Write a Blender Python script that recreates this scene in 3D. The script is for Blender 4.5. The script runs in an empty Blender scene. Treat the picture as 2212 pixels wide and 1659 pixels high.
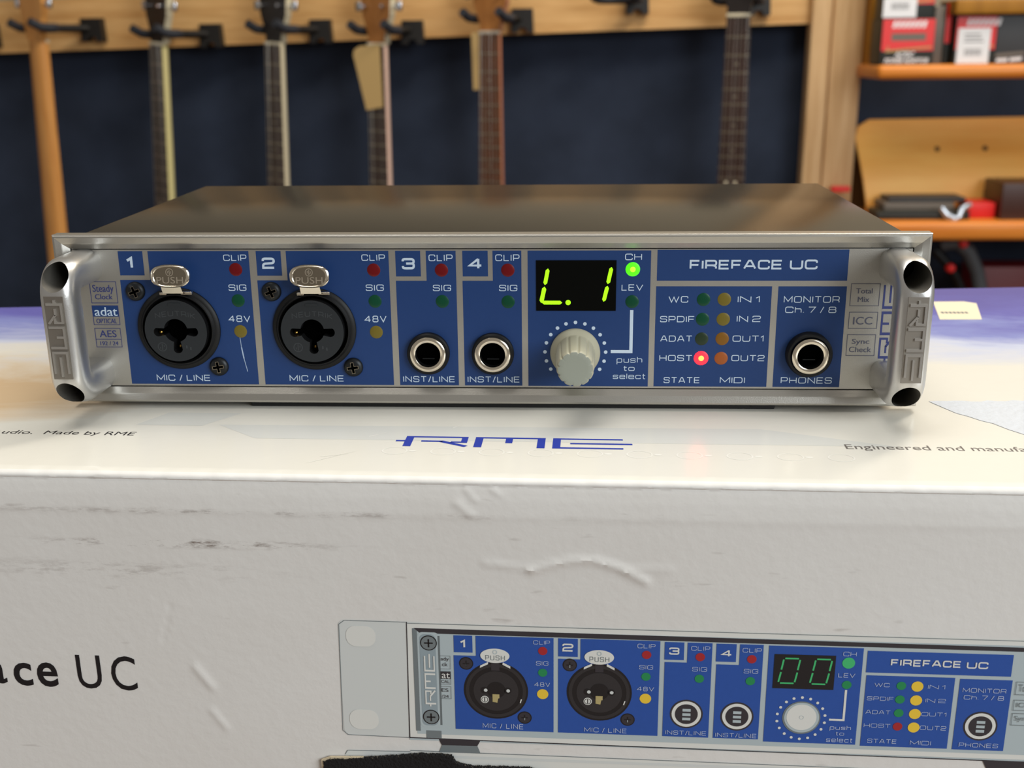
import bpy, bmesh, math, random
from mathutils import Vector, Matrix
from mathutils.geometry import tessellate_polygon

random.seed(7)
scene = bpy.context.scene
COL = scene.collection
MM = 0.001
PI = math.pi


def srgb(r, g, b):
    f = lambda c: (c / 12.92 if c <= 0.04045 else ((c + 0.055) / 1.055) ** 2.4)
    return (f(r / 255), f(g / 255), f(b / 255), 1.0)


# ------------------------------------------------------------------ camera
cam_data = bpy.data.cameras.new('camera')
cam = bpy.data.objects.new('camera', cam_data)
COL.objects.link(cam)
scene.camera = cam
cam.location = (0.0215350, -0.2702934, 0.0884137)
cam.rotation_euler = (1.2736022, 0.0106894, 0.0514608)
cam_data.sensor_fit = 'HORIZONTAL'
cam_data.sensor_width = 36.0
cam_data.lens = 36.0 * 2388.484 / 2212.0
cam_data.clip_start = 0.01
cam_data.clip_end = 50
cam_data.dof.use_dof = True
cam_data.dof.focus_distance = 0.268
cam_data.dof.aperture_fstop = 23.0
cam_data.dof.aperture_blades = 0

# ------------------------------------------------------------------ world and lights
world = bpy.data.worlds.new('room_light')
scene.world = world
world.use_nodes = True
bg = world.node_tree.nodes['Background']
bg.inputs['Color'].default_value = (1.0, 0.93, 0.84, 1)
bg.inputs['Strength'].default_value = 0.27


def area(name, loc, target, size, size_y, power, color):
    d = bpy.data.lights.new(name, 'AREA')
    d.shape = 'RECTANGLE'
    d.size, d.size_y = size, size_y
    d.energy = power
    d.color = color
    o = bpy.data.objects.new(name, d)
    COL.objects.link(o)
    o.location = loc
    o.rotation_euler = (Vector(target) - Vector(loc)).to_track_quat('-Z', 'Y').to_euler()
    return o


area('window_daylight', (1.5, -1.25, 0.75), (0, 0, 0), 1.3, 1.1, 36, (0.90, 0.96, 1.0))
area('shop_ceiling_lamp', (-0.1, 0.15, 1.75), (0.0, 0.0, 0), 1.6, 0.7, 22, (1.0, 0.97, 0.91))
area('shop_ceiling_lamp', (1.15, 1.22, 1.75), (0.4, 2.0, 0), 2.0, 0.3, 44, (1.0, 0.91, 0.78))

scene.view_settings.view_transform = 'Standard'
scene.view_settings.look = 'None'
scene.view_settings.exposure = 0.0
scene.view_settings.gamma = 1.0
scene.view_settings.use_curve_mapping = False
scene.cycles.use_denoising = True
scene.cycles.max_bounces = 8


# ------------------------------------------------------------------ materials
def newmat(name):
    m = bpy.data.materials.new(name)
    m.use_nodes = True
    return m, m.node_tree.nodes, m.node_tree.links, m.node_tree.nodes['Principled BSDF']


def mat(name, c, rough=0.5, metal=0.0, spec=0.5, coat=0.0, coat_rough=0.1, emit=None, es=0.0,
        bump=0.0, bscale=800.0, vary=0.0, vscale=60.0):
    m, N, L, b = newmat(name)
    col = srgb(*c) if max(c) > 1.0 else (*c, 1)
    b.inputs['Base Color'].default_value = col
    b.inputs['Roughness'].default_value = rough
    b.inputs['Metallic'].default_value = metal
    b.inputs['Specular IOR Level'].default_value = spec
    b.inputs['Coat Weight'].default_value = coat
    b.inputs['Coat Roughness'].default_value = coat_rough
    if emit:
        b.inputs['Emission Color'].default_value = srgb(*emit)
        b.inputs['Emission Strength'].default_value = es
    if bump or vary:
        g = N.new('ShaderNodeNewGeometry')
        if bump:
            t = N.new('ShaderNodeTexNoise')
            t.inputs['Scale'].default_value = bscale
            t.inputs['Detail'].default_value = 3
            L.new(g.outputs['Position'], t.inputs['Vector'])
            bm_ = N.new('ShaderNodeBump')
            bm_.inputs['Strength'].default_value = bump
            bm_.inputs['Distance'].default_value = 0.0006
            L.new(t.outputs['Fac'], bm_.inputs['Height'])
            L.new(bm_.outputs['Normal'], b.inputs['Normal'])
        if vary:
            t2 = N.new('ShaderNodeTexNoise')
            t2.inputs['Scale'].default_value = vscale
            t2.inputs['Detail'].default_value = 4
            L.new(g.outputs['Position'], t2.inputs['Vector'])
            mx = N.new('ShaderNodeMix')
            mx.data_type = 'RGBA'
            mx.inputs['A'].default_value = tuple(x * (1 - vary) for x in col[:3]) + (1,)
            mx.inputs['B'].default_value = tuple(min(1, x * (1 + vary)) for x in col[:3]) + (1,)
            L.new(t2.outputs['Fac'], mx.inputs['Factor'])
            L.new(mx.outputs['Result'], b.inputs['Base Color'])
    return m


def wood(name, c1, c2, axis='X', scale=9.0, rough=0.5, knots=True, stretch=14.0):
    m, N, L, b = newmat(name)
    g = N.new('ShaderNodeNewGeometry')
    mp = N.new('ShaderNodeMapping')
    s = [stretch] * 3
    s['XYZ'.index(axis)] = 1.0
    mp.inputs['Scale'].default_value = s
    L.new(g.outputs['Position'], mp.inputs['Vector'])
    t = N.new('ShaderNodeTexNoise')
    t.inputs['Scale'].default_value = scale
    t.inputs['Detail'].default_value = 6
    t.inputs['Roughness'].default_value = 0.6
    L.new(mp.outputs['Vector'], t.inputs['Vector'])
    r = N.new('ShaderNodeValToRGB')
    r.color_ramp.elements[0].position = 0.3
    r.color_ramp.elements[1].position = 0.7
    r.color_ramp.elements[0].color = srgb(*c1)
    r.color_ramp.elements[1].color = srgb(*c2)
    L.new(t.outputs['Fac'], r.inputs['Fac'])
    out = r.outputs['Color']
    if knots:
        v = N.new('ShaderNodeTexVoronoi')
        v.inputs['Scale'].default_value = 7.5
        L.new(g.outputs['Position'], v.inputs['Vector'])
        k = N.new('ShaderNodeMapRange')
        k.inputs['From Min'].default_value = 0.03
        k.inputs['From Max'].default_value = 0.11
        k.inputs['To Min'].default_value = 0.75
        k.inputs['To Max'].default_value = 0.0
        L.new(v.outputs['Distance'], k.inputs['Value'])
        mx = N.new('ShaderNodeMix')
        mx.data_type = 'RGBA'
        mx.inputs['B'].default_value = tuple(x * 0.35 for x in srgb(*c1)[:3]) + (1,)
        L.new(k.outputs['Result'], mx.inputs['Factor'])
        L.new(out, mx.inputs['A'])
        out = mx.outputs['Result']
    L.new(out, b.inputs['Base Color'])
    b.inputs['Roughness'].default_value = rough
    b.inputs['Specular IOR Level'].default_value = 0.3
    return m


def math_node(N, L, op, a, b=None, c=None, clamp=False):
    n = N.new('ShaderNodeMath')
    n.operation = op
    n.use_clamp = clamp
    for i, v in enumerate((a, b, c)):
        if v is None:
            continue
        if isinstance(v, (int, float)):
            n.inputs[i].default_value = v
        else:
            L.new(v, n.inputs[i])
    return n.outputs[0]


def ramp_mix(N, L, fac, a, b):
    mx = N.new('ShaderNodeMix')
    mx.data_type = 'RGBA'
    for k, v in (('A', a), ('B', b)):
        if isinstance(v, tuple):
            mx.inputs[k].default_value = v
        else:
            L.new(v, mx.inputs[k])
    L.new(fac, mx.inputs['Factor'])
    return mx.outputs['Result']


def box_paper():
    """white coated card: scuffs and brown rub marks along the fold under the lid edge"""
    m, N, L, b = newmat('box_card')
    g = N.new('ShaderNodeNewGeometry')
    sep = N.new('ShaderNodeSeparateXYZ')
    L.new(g.outputs['Position'], sep.inputs[0])
    X, Yc, Z = sep.outputs
    n1 = N.new('ShaderNodeTexNoise')
    n1.inputs['Scale'].default_value = 320
    n1.inputs['Detail'].default_value = 8
    n1.inputs['Roughness'].default_value = 0.75
    mp = N.new('ShaderNodeMapping')
    mp.inputs['Scale'].default_value = (0.35, 1, 1.6)
    L.new(g.outputs['Position'], mp.inputs['Vector'])
    L.new(mp.outputs['Vector'], n1.inputs['Vector'])

    def band(axis, c, w):
        d = math_node(N, L, 'SUBTRACT', axis, c)
        d = math_node(N, L, 'DIVIDE', d, w)
        d = math_node(N, L, 'MULTIPLY', d, d)
        d = math_node(N, L, 'MULTIPLY', d, -1.0)
        return math_node(N, L, 'POWER', 2.718, d)

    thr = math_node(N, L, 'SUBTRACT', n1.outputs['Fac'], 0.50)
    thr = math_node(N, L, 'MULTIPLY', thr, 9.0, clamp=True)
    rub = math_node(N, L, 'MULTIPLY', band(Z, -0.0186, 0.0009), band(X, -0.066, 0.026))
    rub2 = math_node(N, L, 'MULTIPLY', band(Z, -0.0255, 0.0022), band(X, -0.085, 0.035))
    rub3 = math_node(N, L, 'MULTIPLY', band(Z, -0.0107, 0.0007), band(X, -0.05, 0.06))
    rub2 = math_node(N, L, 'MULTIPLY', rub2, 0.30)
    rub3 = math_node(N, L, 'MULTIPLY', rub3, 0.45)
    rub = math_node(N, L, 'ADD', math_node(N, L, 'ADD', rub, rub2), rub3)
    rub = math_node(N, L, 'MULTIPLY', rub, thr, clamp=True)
    n2 = N.new('ShaderNodeTexNoise')
    n2.inputs['Scale'].default_value = 22
    n2.inputs['Detail'].default_value = 6
    L.new(g.outputs['Position'], n2.inputs['Vector'])
    base = ramp_mix(N, L, n2.outputs['Fac'], srgb(223, 219, 213), srgb(232, 230, 226))
    # sparse grey scuff flecks
    n3 = N.new('ShaderNodeTexNoise')
    n3.inputs['Scale'].default_value = 260
    n3.inputs['Detail'].default_value = 2
    L.new(mp.outputs['Vector'], n3.inputs['Vector'])
    fl = math_node(N, L, 'SUBTRACT', n3.outputs['Fac'], 0.70)
    fl = math_node(N, L, 'MULTIPLY', fl, 4.0, clamp=True)
    base = ramp_mix(N, L, fl, base, srgb(150, 140, 130))
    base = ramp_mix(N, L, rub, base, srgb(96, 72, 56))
    L.new(base, b.inputs['Base Color'])
    b.inputs['Roughness'].default_value = 0.55
    b.inputs['Specular IOR Level'].default_value = 0.35
    n4 = N.new('ShaderNodeTexNoise')
    n4.inputs['Scale'].default_value = 420
    n4.inputs['Detail'].default_value = 4
    L.new(g.outputs['Position'], n4.inputs['Vector'])
    bp = N.new('ShaderNodeBump')
    bp.inputs['Strength'].default_value = 0.14
    bp.inputs['Distance'].default_value = 0.0006
    L.new(n4.outputs['Fac'], bp.inputs['Height'])
    L.new(bp.outputs['Normal'], b.inputs['Normal'])
    return m


def lid_print():
    """glossy lid printed with a violet-blue sky that breaks into cream clouds towards the front"""
    m, N, L, b = newmat('lid_sky_print')
    g = N.new('ShaderNodeNewGeometry')
    sep = N.new('ShaderNodeSeparateXYZ')
    L.new(g.outputs['Position'], sep.inputs[0])
    X, Yc, Z = sep.outputs
    mp = N.new('ShaderNodeMapping')
    mp.inputs['Scale'].default_value = (9, 20, 1)
    mp.inputs['Rotation'].default_value = (0, 0, 0.35)
    L.new(g.outputs['Position'], mp.inputs['Vector'])
    n = N.new('ShaderNodeTexNoise')
    n.inputs['Scale'].default_value = 1.6
    n.inputs['Detail'].default_value = 7
    n.inputs['Roughness'].default_value = 0.6
    n.inputs['Distortion'].default_value = 0.6
    L.new(mp.outputs['Vector'], n.inputs['Vector'])
    t = math_node(N, L, 'SUBTRACT', n.outputs['Fac'], 0.5)
    t = math_node(N, L, 'MULTIPLY', t, 0.085)
    t = math_node(N, L, 'ADD', Yc, t)
    r = N.new('ShaderNodeValToRGB')
    r.color_ramp.elements[0].position = 0.0
    r.color_ramp.elements[0].color = srgb(223, 220, 210)
    r.color_ramp.elements[1].position = 1.0
    r.color_ramp.elements[1].color = srgb(78, 74, 158)
    for p, c in ((0.34, (223, 220, 210)), (0.50, (196, 203, 226)), (0.66, (126, 136, 200)), (0.80, (92, 92, 178))):
        e = r.color_ramp.elements.new(p)
        e.color = srgb(*c)
    f = N.new('ShaderNodeMapRange')
    f.inputs['From Min'].default_value = 0.0
    f.inputs['From Max'].default_value = 0.135
    L.new(t, f.inputs['Value'])
    L.new(f.outputs['Result'], r.inputs['Fac'])
    # sand-coloured patch near the front left corner
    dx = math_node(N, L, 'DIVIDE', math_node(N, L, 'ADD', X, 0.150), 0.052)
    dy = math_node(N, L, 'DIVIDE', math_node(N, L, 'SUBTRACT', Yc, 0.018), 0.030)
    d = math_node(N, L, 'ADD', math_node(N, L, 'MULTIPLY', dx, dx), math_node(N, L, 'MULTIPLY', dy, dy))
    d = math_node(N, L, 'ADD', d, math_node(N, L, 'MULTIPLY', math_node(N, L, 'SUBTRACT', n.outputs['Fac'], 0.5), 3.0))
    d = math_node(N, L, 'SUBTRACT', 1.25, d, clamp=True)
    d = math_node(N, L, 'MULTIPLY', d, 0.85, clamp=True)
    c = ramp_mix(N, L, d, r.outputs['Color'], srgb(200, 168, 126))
    L.new(c, b.inputs['Base Color'])
    b.inputs['Roughness'].default_value = 0.22
    b.inputs['Specular IOR Level'].default_value = 0.5
    n4 = N.new('ShaderNodeTexNoise')
    n4.inputs['Scale'].default_value = 120
    n4.inputs['Detail'].default_value = 3
    L.new(g.outputs['Position'], n4.inputs['Vector'])
    bp = N.new('ShaderNodeBump')
    bp.inputs['Strength'].default_value = 0.10
    bp.inputs['Distance'].default_value = 0.0006
    L.new(n4.outputs['Fac'], bp.inputs['Height'])
    L.new(bp.outputs['Normal'], b.inputs['Normal'])
    return m


M = {}
M['silver'] = mat('silver_anodised', (178, 175, 168), 0.42, 0.85, bump=0.10, bscale=4200)
M['bezel'] = mat('bezel_aluminium', (186, 183, 176), 0.34, 0.92, bump=0.08, bscale=4200)
M['handle'] = mat('handle_aluminium', (200, 199, 197), 0.33, 0.9, bump=0.05, bscale=3500)
M['logo_metal'] = mat('logo_aluminium', (214, 212, 208), 0.28, 0.95)
M['logo_dark_reflect'] = mat('logo_painted_reflection', (150, 144, 136), 0.5, 0.9)  # darker tone paints the dark room reflected in the flat grip face
M['bore'] = mat('bore_metal', (132, 128, 120), 0.5, 0.7)
M['blue'] = mat('panel_blue', (24, 56, 108), 0.5, spec=0.35, vary=0.04, vscale=900)
M['white'] = mat('legend_white', (196, 212, 228), 0.5)
M['navy_ink'] = mat('navy_ink', (46, 56, 112), 0.5)
M['grey_ink'] = mat('grey_ink', (78, 80, 96), 0.5)
M['scratch'] = mat('bare_scratch', (170, 190, 215), 0.4)
M['case'] = mat('case_black_metal', (51, 50, 48), 0.2, 0.75, bump=0.03, bscale=900, vary=0.10, vscale=400)
M['black'] = mat('black_plastic', (12, 12, 13), 0.5, spec=0.3)
M['black2'] = mat('black_plastic_face', (36, 39, 42), 0.6, spec=0.3)
M['engrave'] = mat('moulded_lettering', (58, 61, 64), 0.6, spec=0.3)
M['hole'] = mat('dark_hole', (3, 3, 3), 1.0, spec=0.0)
M['screw'] = mat('black_screw', (36, 38, 40), 0.4, 0.6)
M['nickel'] = mat('nickel', (226, 216, 198), 0.16, 1.0)
M['tabmetal'] = mat('tab_metal', (150, 140, 124), 0.30, 1.0)
M['gold'] = mat('contact_gold', (180, 140, 70), 0.3, 1.0)
M['knob'] = mat('knob_grey_plastic', (170, 166, 144), 0.45)
M['knobface_shade'] = mat('knob_face_shaded', (146, 150, 138), 0.55)  # shading of the knob front put in as a darker tone
M['rubber'] = mat('rubber', (16, 16, 17), 0.7)
M['window'] = mat('display_window', (3, 4, 3), 0.3, spec=0.12)
M['segment'] = mat('lit_segment', (120, 190, 10), 0.5, emit=(168, 255, 0), es=1.0)
M['led_g_on'] = mat('led_green_lit', (60, 200, 20), 0.4, emit=(70, 255, 10), es=1.5)
M['led_r_on'] = mat('led_red_lit', (220, 20, 30), 0.4, emit=(255, 12, 20), es=10.0)
M['led_core'] = mat('led_red_core', (240, 120, 50), 0.4, emit=(255, 110, 50), es=5.0)
M['led_corg'] = mat('led_green_core', (150, 255, 40), 0.4, emit=(150, 255, 40), es=1.6)
M['led_r'] = mat('led_dark_red', (104, 6, 12), 0.35, spec=0.3)
M['led_g'] = mat('led_dark_green', (0, 66, 42), 0.35, spec=0.3)
M['led_olive'] = mat('led_olive_green', (36, 52, 34), 0.35, spec=0.3)
M['led_y'] = mat('led_ochre', (112, 98, 34), 0.4, spec=0.3)
M['led_a'] = mat('led_amber', (126, 84, 20), 0.4, spec=0.3)
M['led_o'] = mat('led_orange', (158, 84, 36), 0.4, spec=0.3)
M['card'] = box_paper()
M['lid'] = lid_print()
M['ink_black'] = mat('ink_black', (24, 22, 26), 0.5)
M['ink_text'] = mat('ink_text_brown', (104, 98, 94), 0.5)
M['ink_blue'] = mat('ink_logo_blue', (36, 56, 160), 0.4)
M['varnish'] = mat('spot_varnish', (234, 232, 224), 0.25)
M['varnish2'] = mat('spot_varnish_grey', (212, 212, 206), 0.22)
M['pale_tear'] = mat('torn_white_paper', (198, 202, 208), 0.8, bump=0.5, bscale=500)
M['sticker'] = mat('beige_sticker', (226, 214, 184), 0.6)
M['p_blue'] = mat('print_blue', (44, 84, 164), 0.5, vary=0.05, vscale=900)
M['p_grey'] = mat('print_pale_grey', (214, 217, 214), 0.5)
M['p_grey2'] = mat('print_steel', (182, 194, 197), 0.5)
M['p_line'] = mat('print_line_grey', (120, 128, 130), 0.5)
M['p_white'] = mat('print_white', (226, 226, 220), 0.5)
M['p_dark'] = mat('print_dark', (58, 54, 58), 0.5)
M['p_black'] = mat('print_black', (34, 31, 32), 0.5)
M['p_mid'] = mat('print_mid_grey', (52, 49, 50), 0.5)
M['p_soft'] = mat('print_soft_white', (190, 200, 222), 0.5)
M['p_red'] = mat('print_red', (170, 44, 48), 0.5)
M['p_green'] = mat('print_green', (40, 140, 84), 0.5)
M['p_lgreen'] = mat('print_light_green', (70, 188, 116), 0.5)
M['p_yellow'] = mat('print_yellow', (240, 202, 66), 0.5)
M['p_gold'] = mat('print_gold', (184, 168, 116), 0.5)
M['fuzz'] = mat('black_felt', (14, 12, 13), 0.95, bump=1.0, bscale=1500)
M['frayed'] = mat('frayed_paper_edge', (206, 190, 160), 0.9)
M['navy'] = mat('navy_wall_paint', (44, 52, 68), 0.9, spec=0.2, vary=0.6, vscale=7.0)
M['upper'] = mat('upper_wall', (150, 140, 120), 0.8, vary=0.1, vscale=4)
M['floor'] = wood('floor_boards', (90, 64, 44), (120, 88, 60), 'Y', 6)
M['counter'] = wood('counter_wood', (120, 84, 52), (150, 108, 68), 'X', 6)
M['pine'] = wood('pine_rail', (196, 146, 86), (226, 182, 122), 'X', 6.0, 0.55)
M['pine2'] = wood('pine_post', (190, 150, 102), (222, 188, 142), 'Z', 5.0, 0.55)
M['shelfwood'] = wood('orange_shelf', (206, 118, 40), (226, 142, 58), 'X', 5.0, 0.3, knots=False)
M['ochre'] = wood('ochre_panel', (150, 100, 20), (172, 118, 30), 'Z', 5.0, 0.5, knots=False)
M['plate'] = wood('honey_panel', (232, 164, 74), (246, 190, 100), 'X', 4.0, 0.4, knots=False, stretch=6)
M['brownpanel'] = wood('brown_side_panel', (82, 54, 20), (104, 70, 30), 'Z', 5, 0.6, knots=False)
M['rosewood'] = wood('rosewood', (46, 30, 26), (66, 44, 38), 'Z', 12, 0.4, knots=False)
M['rosewood2'] = wood('brown_rosewood', (92, 54, 34), (112, 70, 46), 'Z', 12, 0.4, knots=False)
M['maple'] = wood('amber_neck', (196, 134, 70), (216, 156, 88), 'Z', 8, 0.3, knots=False)
M['cream'] = mat('cream_neck_side', (206, 196, 140), 0.35)
M['cream2'] = mat('ivory_neck_side', (204, 194, 166), 0.35)
M['pink'] = mat('pale_pink_neck_side', (214, 182, 166), 0.35)
M['rosy'] = mat('rosy_neck_side', (180, 120, 92), 0.35)
M['palegrey'] = mat('pale_neck_side', (200, 190, 172), 0.35)
M['headblack'] = mat('black_headstock', (34, 28, 26), 0.25)
M['headbrown'] = wood('brown_headstock', (150, 96, 46), (176, 118, 62), 'Z', 8, 0.3, knots=False)
M['nut'] = mat('bone_nut', (226, 214, 184), 0.4)
M['fret'] = mat('fret_wire', (150, 138, 120), 0.3, 0.8)
M['chrome'] = mat('chrome', (220, 222, 228), 0.12, 1.0)
M['string'] = mat('string_steel', (200, 196, 186), 0.3, 1.0)
M['foam'] = mat('hanger_foam', (40, 44, 52), 0.6)
M['hangblock'] = mat('hanger_block', (20, 17, 14), 0.5)
M['tagpaper'] = mat('straw_tag', (176, 146, 92), 0.6)
M['red'] = mat('pack_red', (224, 34, 30), 0.4)
M['packdark'] = mat('pack_charcoal', (52, 52, 54), 0.5)
M['packblack'] = mat('pack_black', (32, 36, 32), 0.5)
M['packgrey'] = mat('pack_grey', (110, 100, 90), 0.5)
M['cardwhite'] = mat('label_white', (236, 236, 238), 0.5)
M['barcode'] = mat('label_print_grey', (140, 140, 142), 0.6)
M['plasticwrap'] = mat('clear_wrap', (190, 196, 204), 0.15, 0.6)
M['darkwood'] = mat('dark_brown_box', (62, 34, 26), 0.4)
M['strap'] = mat('dark_grey_strap', (72, 76, 80), 0.5)
M['crimson'] = mat('crimson_case', (110, 20, 26), 0.4)
M['bodywood'] = wood('guitar_body', (150, 92, 40), (176, 116, 58), 'Z', 6, 0.25, knots=False)


# ------------------------------------------------------------------ mesh builder (all input in millimetres, world frame)
class MB:
    def __init__(self, xf=None):
        self.v, self.f, self.m, self.s = [], [], [], []
        self.xf = xf

    def add(self, verts, faces, mi=0, smooth=False):
        b = len(self.v)
        for p in verts:
            p = Vector(p)
            self.v.append(self.xf @ p if self.xf else p)
        for f in faces:
            self.f.append([b + i for i in f])
            self.m.append(mi)
            self.s.append(smooth)

    def box(self, x0, x1, y0, y1, z0, z1, mi=0, bev=0.0):
        if bev <= 0:
            v = [(x, y, z) for x in (x0, x1) for y in (y0, y1) for z in (z0, z1)]
            self.add(v, [(0, 1, 3, 2), (4, 6, 7, 5), (0, 4, 5, 1), (2, 3, 7, 6), (0, 2, 6, 4), (1, 5, 7, 3)], mi)
        else:
            bm = bmesh.new()
            bmesh.ops.create_cube(bm, size=1.0)
            for q in bm.verts:
                q.co = Vector(((x0 + x1) / 2 + q.co.x * (x1 - x0), (y0 + y1) / 2 + q.co.y * (y1 - y0), (z0 + z1) / 2 + q.co.z * (z1 - z0)))
            bmesh.ops.bevel(bm, geom=bm.edges[:] + bm.verts[:], offset=bev, segments=3, affect='EDGES', profile=0.5)
            bm.verts.index_update()
            self.add([q.co.copy() for q in bm.verts], [[q.index for q in f.verts] for f in bm.faces], mi, True)
            bm.free()

    def lathe(self, prof, cx, cz, n=48, mi=0, rad=None, smooth=True, closed_end=True):
        """profile of (r, y) turned about the y axis at (cx, cz); rad(angle, r) may scale the radius"""
        vs, fs = [], []
        for (r, y) in prof:
            for k in range(n):
                a = 2 * PI * k / n
                rr = rad(a, r) if rad else r
                vs.append((cx + rr * math.cos(a), y, cz + rr * math.sin(a)))
        for i in range(len(prof) - 1):
            for k in range(n):
                fs.append((i * n + k, i * n + (k + 1) % n, (i + 1) * n + (k + 1) % n, (i + 1) * n + k))
        self.add(vs, fs, mi, smooth)
        if closed_end and prof[-1][0] > 1e-6:
            self.add(vs[-n:], [list(range(n))], mi, False)

    def prism(self, pts, y0, y1, mi=0, side=None):
        """polygon in the xz plane, extruded from y0 to y1"""
        n = len(pts)
        vs = [(x, y0, z) for x, z in pts] + [(x, y1, z) for x, z in pts]
        tris = tessellate_polygon([[Vector((x, z, 0)) for x, z in pts]])
        self.add(vs, [list(t) for t in tris] + [[n + i for i in t] for t in tris], mi)
        self.add(vs, [(i, (i + 1) % n, n + (i + 1) % n, n + i) for i in range(n)], mi if side is None else side)

    def flat(self, pts, y, mi=0):
        self.add([(x, y, z) for x, z in pts], [list(range(len(pts)))], mi)

    def rect(self, x0, x1, z0, z1, y, mi=0):
        self.flat([(x0, z0), (x1, z0), (x1, z1), (x0, z1)], y, mi)

    def disc(self, cx, cz, r, y, mi=0, n=32, rz=None):
        self.flat([(cx + r * math.cos(2 * PI * k / n), cz + (rz or r) * math.sin(2 * PI * k / n)) for k in range(n)], y, mi)

    def ring(self, cx, cz, r0, r1, y, mi=0, n=32, rz=1.0):
        vs = [(cx + r * math.cos(2 * PI * k / n), y, cz + rz * r * math.sin(2 * PI * k / n)) for r in (r0, r1) for k in range(n)]
        self.add(vs, [(k, (k + 1) % n, n + (k + 1) % n, n + k) for k in range(n)], mi)

    def tube(self, path, r, n=12, mi=0, caps=True):
        path = [Vector(p) for p in path]
        vs, fs = [], []
        up = Vector((0, 0, 1))
        for i, p in enumerate(path):
            d = (path[min(i + 1, len(path) - 1)] - path[max(i - 1, 0)]).normalized()
            a = d.cross(up)
            if a.length < 1e-3:
                a = d.cross(Vector((1, 0, 0)))
            a.normalize()
            b2 = d.cross(a).normalized()
            rr = r[i] if isinstance(r, (list, tuple)) else r
            for k in range(n):
                t = 2 * PI * k / n
                vs.append(p + a * rr * math.cos(t) + b2 * rr * math.sin(t))
        for i in range(len(path) - 1):
            for k in range(n):
                fs.append((i * n + k, i * n + (k + 1) % n, (i + 1) * n + (k + 1) % n, (i + 1) * n + k))
        self.add(vs, fs, mi, True)
        if caps:
            self.add(vs[:n], [list(range(n))], mi)
            self.add(vs[-n:], [list(range(n))[::-1]], mi)

    def tri2d(self, verts, faces, fn, mi=0):
        """2-D pieces (text, strokes) mapped through fn(u, v) -> world point"""
        out = []
        for q in verts:
            p = Vector(fn(q[0], q[1]))
            if len(q) > 2:
                p.y -= q[2] * 0.004  # strokes of a letter lie a hair apart, as ink does
            out.append(p)
        self.add(out, faces, mi)

    def build(self, name, mats, parent=None, label=None, fix_normals=True):
        me = bpy.data.meshes.new(name)
        base = root_loc(parent) if parent else Vector((0, 0, 0))
        o = bpy.data.objects.new(name, me)
        COL.objects.link(o)
        if parent:
            o.parent = parent
        me.from_pydata([tuple(p * MM - base) for p in self.v], [], self.f)
        if not isinstance(mats, (list, tuple)):
            mats = [mats]
        for m in mats:
            me.materials.append(M[m] if isinstance(m, str) else m)
        for p, mi, s in zip(me.polygons, self.m, self.s):
            p.material_index = mi
            p.use_smooth = s
        if fix_normals:
            bm = bmesh.new()
            bm.from_mesh(me)
            bmesh.ops.remove_doubles(bm, verts=bm.verts, dist=2e-7)
            bmesh.ops.recalc_face_normals(bm, faces=bm.faces)
            bm.to_mesh(me)
            bm.free()
        if any(self.s):
            me.set_sharp_from_angle(angle=math.radians(38))
        me.update()
        if label:
            o['label'] = label
        return o


def root_loc(o):
    while o.parent:
        o = o.parent
    return o.location.copy()


def thing(name, loc_mm, label, cat, group=None):
    o = bpy.data.objects.new(name, None)
    o.empty_display_size = 0.02
    COL.objects.link(o)
    o.location = Vector(loc_mm) * MM
    o['label'] = label
    o['category'] = cat
    if group:
        o['group'] = group
    return o


def tag(o, label, cat, group=None):
    o['label'] = label
    o['category'] = cat
    if group:
        o['group'] = group
    return o


def struct(mb, name, mats):
    o = mb.build(name, mats)
    o['kind'] = 'structure'
    return o


# ------------------------------------------------------------------ lettering
def rounded(pts, closed=False, seg=5):
    """polyline with optional corner radius as third entry -> smooth polyline"""
    out = []
    n = len(pts)
    for i, p in enumerate(pts):
        r = p[2] if len(p) > 2 else 0
        P = Vector(p[:2])
        if r and (closed or 0 < i < n - 1):
            A = Vector(pts[(i - 1) % n][:2])
            B = Vector(pts[(i + 1) % n][:2])
            da, db = (A - P), (B - P)
            ra = min(r, da.length * 0.5)
            rb = min(r, db.length * 0.5)
            a, b = P + da.normalized() * ra, P + db.normalized() * rb
            for k in range(seg + 1):
                t = k / seg
                out.append(a * (1 - t) ** 2 + P * 2 * t * (1 - t) + b * t * t)
        else:
            out.append(P)
    return out


def stroke2d(pts, t, closed=False):
    """flat ribbon of width t along a polyline, mitred"""
    n = len(pts)
    L_, R_ = [], []
    for i in range(n):
        p = pts[i]
        a = pts[i - 1] if (i > 0 or closed) else None
        b = pts[(i + 1) % n] if (i < n - 1 or closed) else None
        d1 = (p - a).normalized() if a is not None and (p - a).length > 1e-9 else None
        d2 = (b - p).normalized() if b is not None and (b - p).length > 1e-9 else None
        d1 = d1 or d2
        d2 = d2 or d1
        n1, n2 = Vector((-d1.y, d1.x)), Vector((-d2.y, d2.x))
        m = n1 + n2
        m = n1 if m.length < 1e-6 else m.normalized()
        k = 1.0 / max(0.45, m.dot(n1))
        L_.append(p + m * (t / 2 * k))
        R_.append(p - m * (t / 2 * k))
    vs = [(v.x, v.y) for v in L_ + R_]
    fs = []
    for i in range(n if closed else n - 1):
        j = (i + 1) % n
        fs.append((i, j, n + j, n + i))
    return vs, fs


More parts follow.
